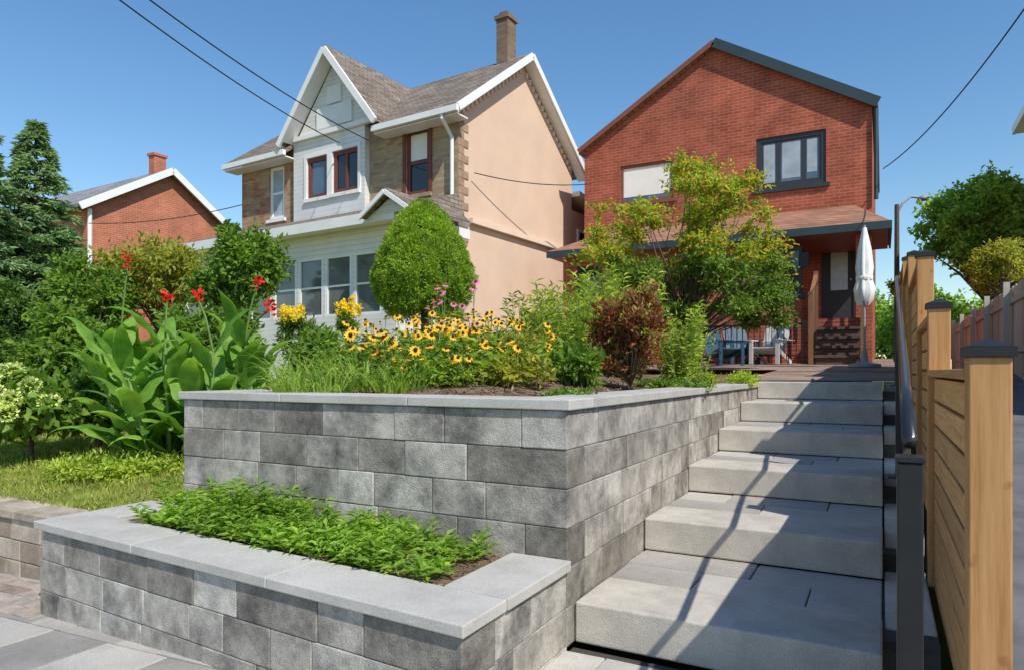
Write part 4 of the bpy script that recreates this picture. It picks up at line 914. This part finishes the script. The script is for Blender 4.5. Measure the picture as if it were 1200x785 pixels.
for r, z in prof:
    for j in range(n): q = r*(1+.3*math.cos(j*math.pi*2/3+z)*min(1, r*7)); vs.append((q*math.cos(2*math.pi*j/n), q*math.sin(2*math.pi*j/n), z+.05*math.sin(j*1.9)*(z < 1.2)))
for i in range(len(prof)-1):
    for j in range(n): fs.append((i*n+j, i*n+(j+1)%n, (i+1)*n+(j+1)%n, (i+1)*n+j))
mb.add(vs, fs); mb.build('canopy', M['canvas'], um, local=True, smooth=True)
mb = MB(); mb.lathe([(.122,1.4),(.128,1.43),(.122,1.46)], (0,0,0), 16); mb.build('strap', M['canvas'], um, local=True)
p = pt(1051, 435, 26); zt_ = pt(1051,240,26).z
sl_ = empty('street_lamp', (p.x, p.y, 1.0), 0, 'street lamp with curved arm beyond the right corner of the brick house', 'street lamp')
mb = MB(); mb.tube([(p.x,p.y,1.0),(p.x,p.y,zt_)], [.11,.08], 8); mb.build('pole', M['bark'], sl_)
q = pt(1078, 232, 26); p0_ = Vector((p.x,p.y,zt_-.4)); mb = MB(); mb.tube([p0_, p0_.lerp(q,.25)+Vector((0,0,.28)), p0_.lerp(q,.6)+Vector((0,0,.3)), q], .045, 6); mb.build('arm', M['lamp'], sl_)
mb = MB(); mb.lathe([(.05,-.12),(.2,-.1),(.19,.02),(.06,.08)], q+Vector((.1,.05,0)), 10); mb.build('lamp_head', M['lamp'], sl_, smooth=True)
def wire(a, b, sag, label, r=.011):
    mb = MB(); P = []
    for i in range(21):
        f = i/20; v = Vector(a).lerp(Vector(b), f); v.z -= sag*4*f*(1-f); P.append(v)
    mb.tube(P, r, 5); mb.build('overhead_wire', M['wire'], None, smooth=True, label=label, cat='wire')
wire(pt(100,-30,9), pt(398,168,16.6), .15, 'lower of the two overhead wires running to the white gable', .012)
wire(pt(135,-30,9), pt(432,165,16.2), .15, 'upper overhead wire running to the tan house front', .012)
wire(pt(1215,-10,9), pt(1035,198,15.6), .25, 'overhead wire running down to the red brick house at right', .012)
wire(pt(556,203,15.3), pt(692,216,17.5), .12, 'thin cable strung between the beige wall and brick house', .012)
wire(pt(104,262,20), pt(285,240,17.6), .15, 'thin cable between the far left house and tan house', .012)

# ------------------------------------------------------------------ light, sky, camera
S = Vector((.58, -.33, .73)).normalized()
el = math.asin(S.z); az = math.atan2(S.x, S.y)
su = bpy.data.lights.new('sun', 'SUN'); su.energy = 5.0; su.angle = R(.5); su.color = (1, .94, .85)
so = bpy.data.objects.new('sun', su); col.objects.link(so); so.rotation_euler = (-S).to_track_quat('-Z', 'Y').to_euler()
w = bpy.data.worlds.new('World'); sc.world = w; w.use_nodes = True; nt = w.node_tree
sk = nt.nodes.new('ShaderNodeTexSky'); sk.sky_type = 'NISHITA'; sk.sun_disc = False; sk.sun_elevation = el; sk.sun_rotation = az
sk.air_density = 1.25; sk.dust_density = .0; sk.ozone_density = 3.0
hs = nt.nodes.new('ShaderNodeHueSaturation'); hs.inputs['Saturation'].default_value = 1.2
nt.links.new(sk.outputs[0], hs.inputs['Color'])
nt.links.new(hs.outputs[0], nt.nodes['Background'].inputs['Color']); nt.nodes['Background'].inputs['Strength'].default_value = .15
cd = bpy.data.cameras.new('camera'); co = bpy.data.objects.new('camera', cd); col.objects.link(co); sc.camera = co
co.location = (0, 0, EYE); co.rotation_euler = (R(90), 0, YAW); cd.lens = 24; cd.sensor_width = 36; cd.shift_y = (HY-392.5)/1200; cd.clip_start = .05; cd.clip_end = 2000
sc.view_settings.view_transform = 'Standard'; sc.view_settings.look = 'None'; sc.view_settings.exposure = 0
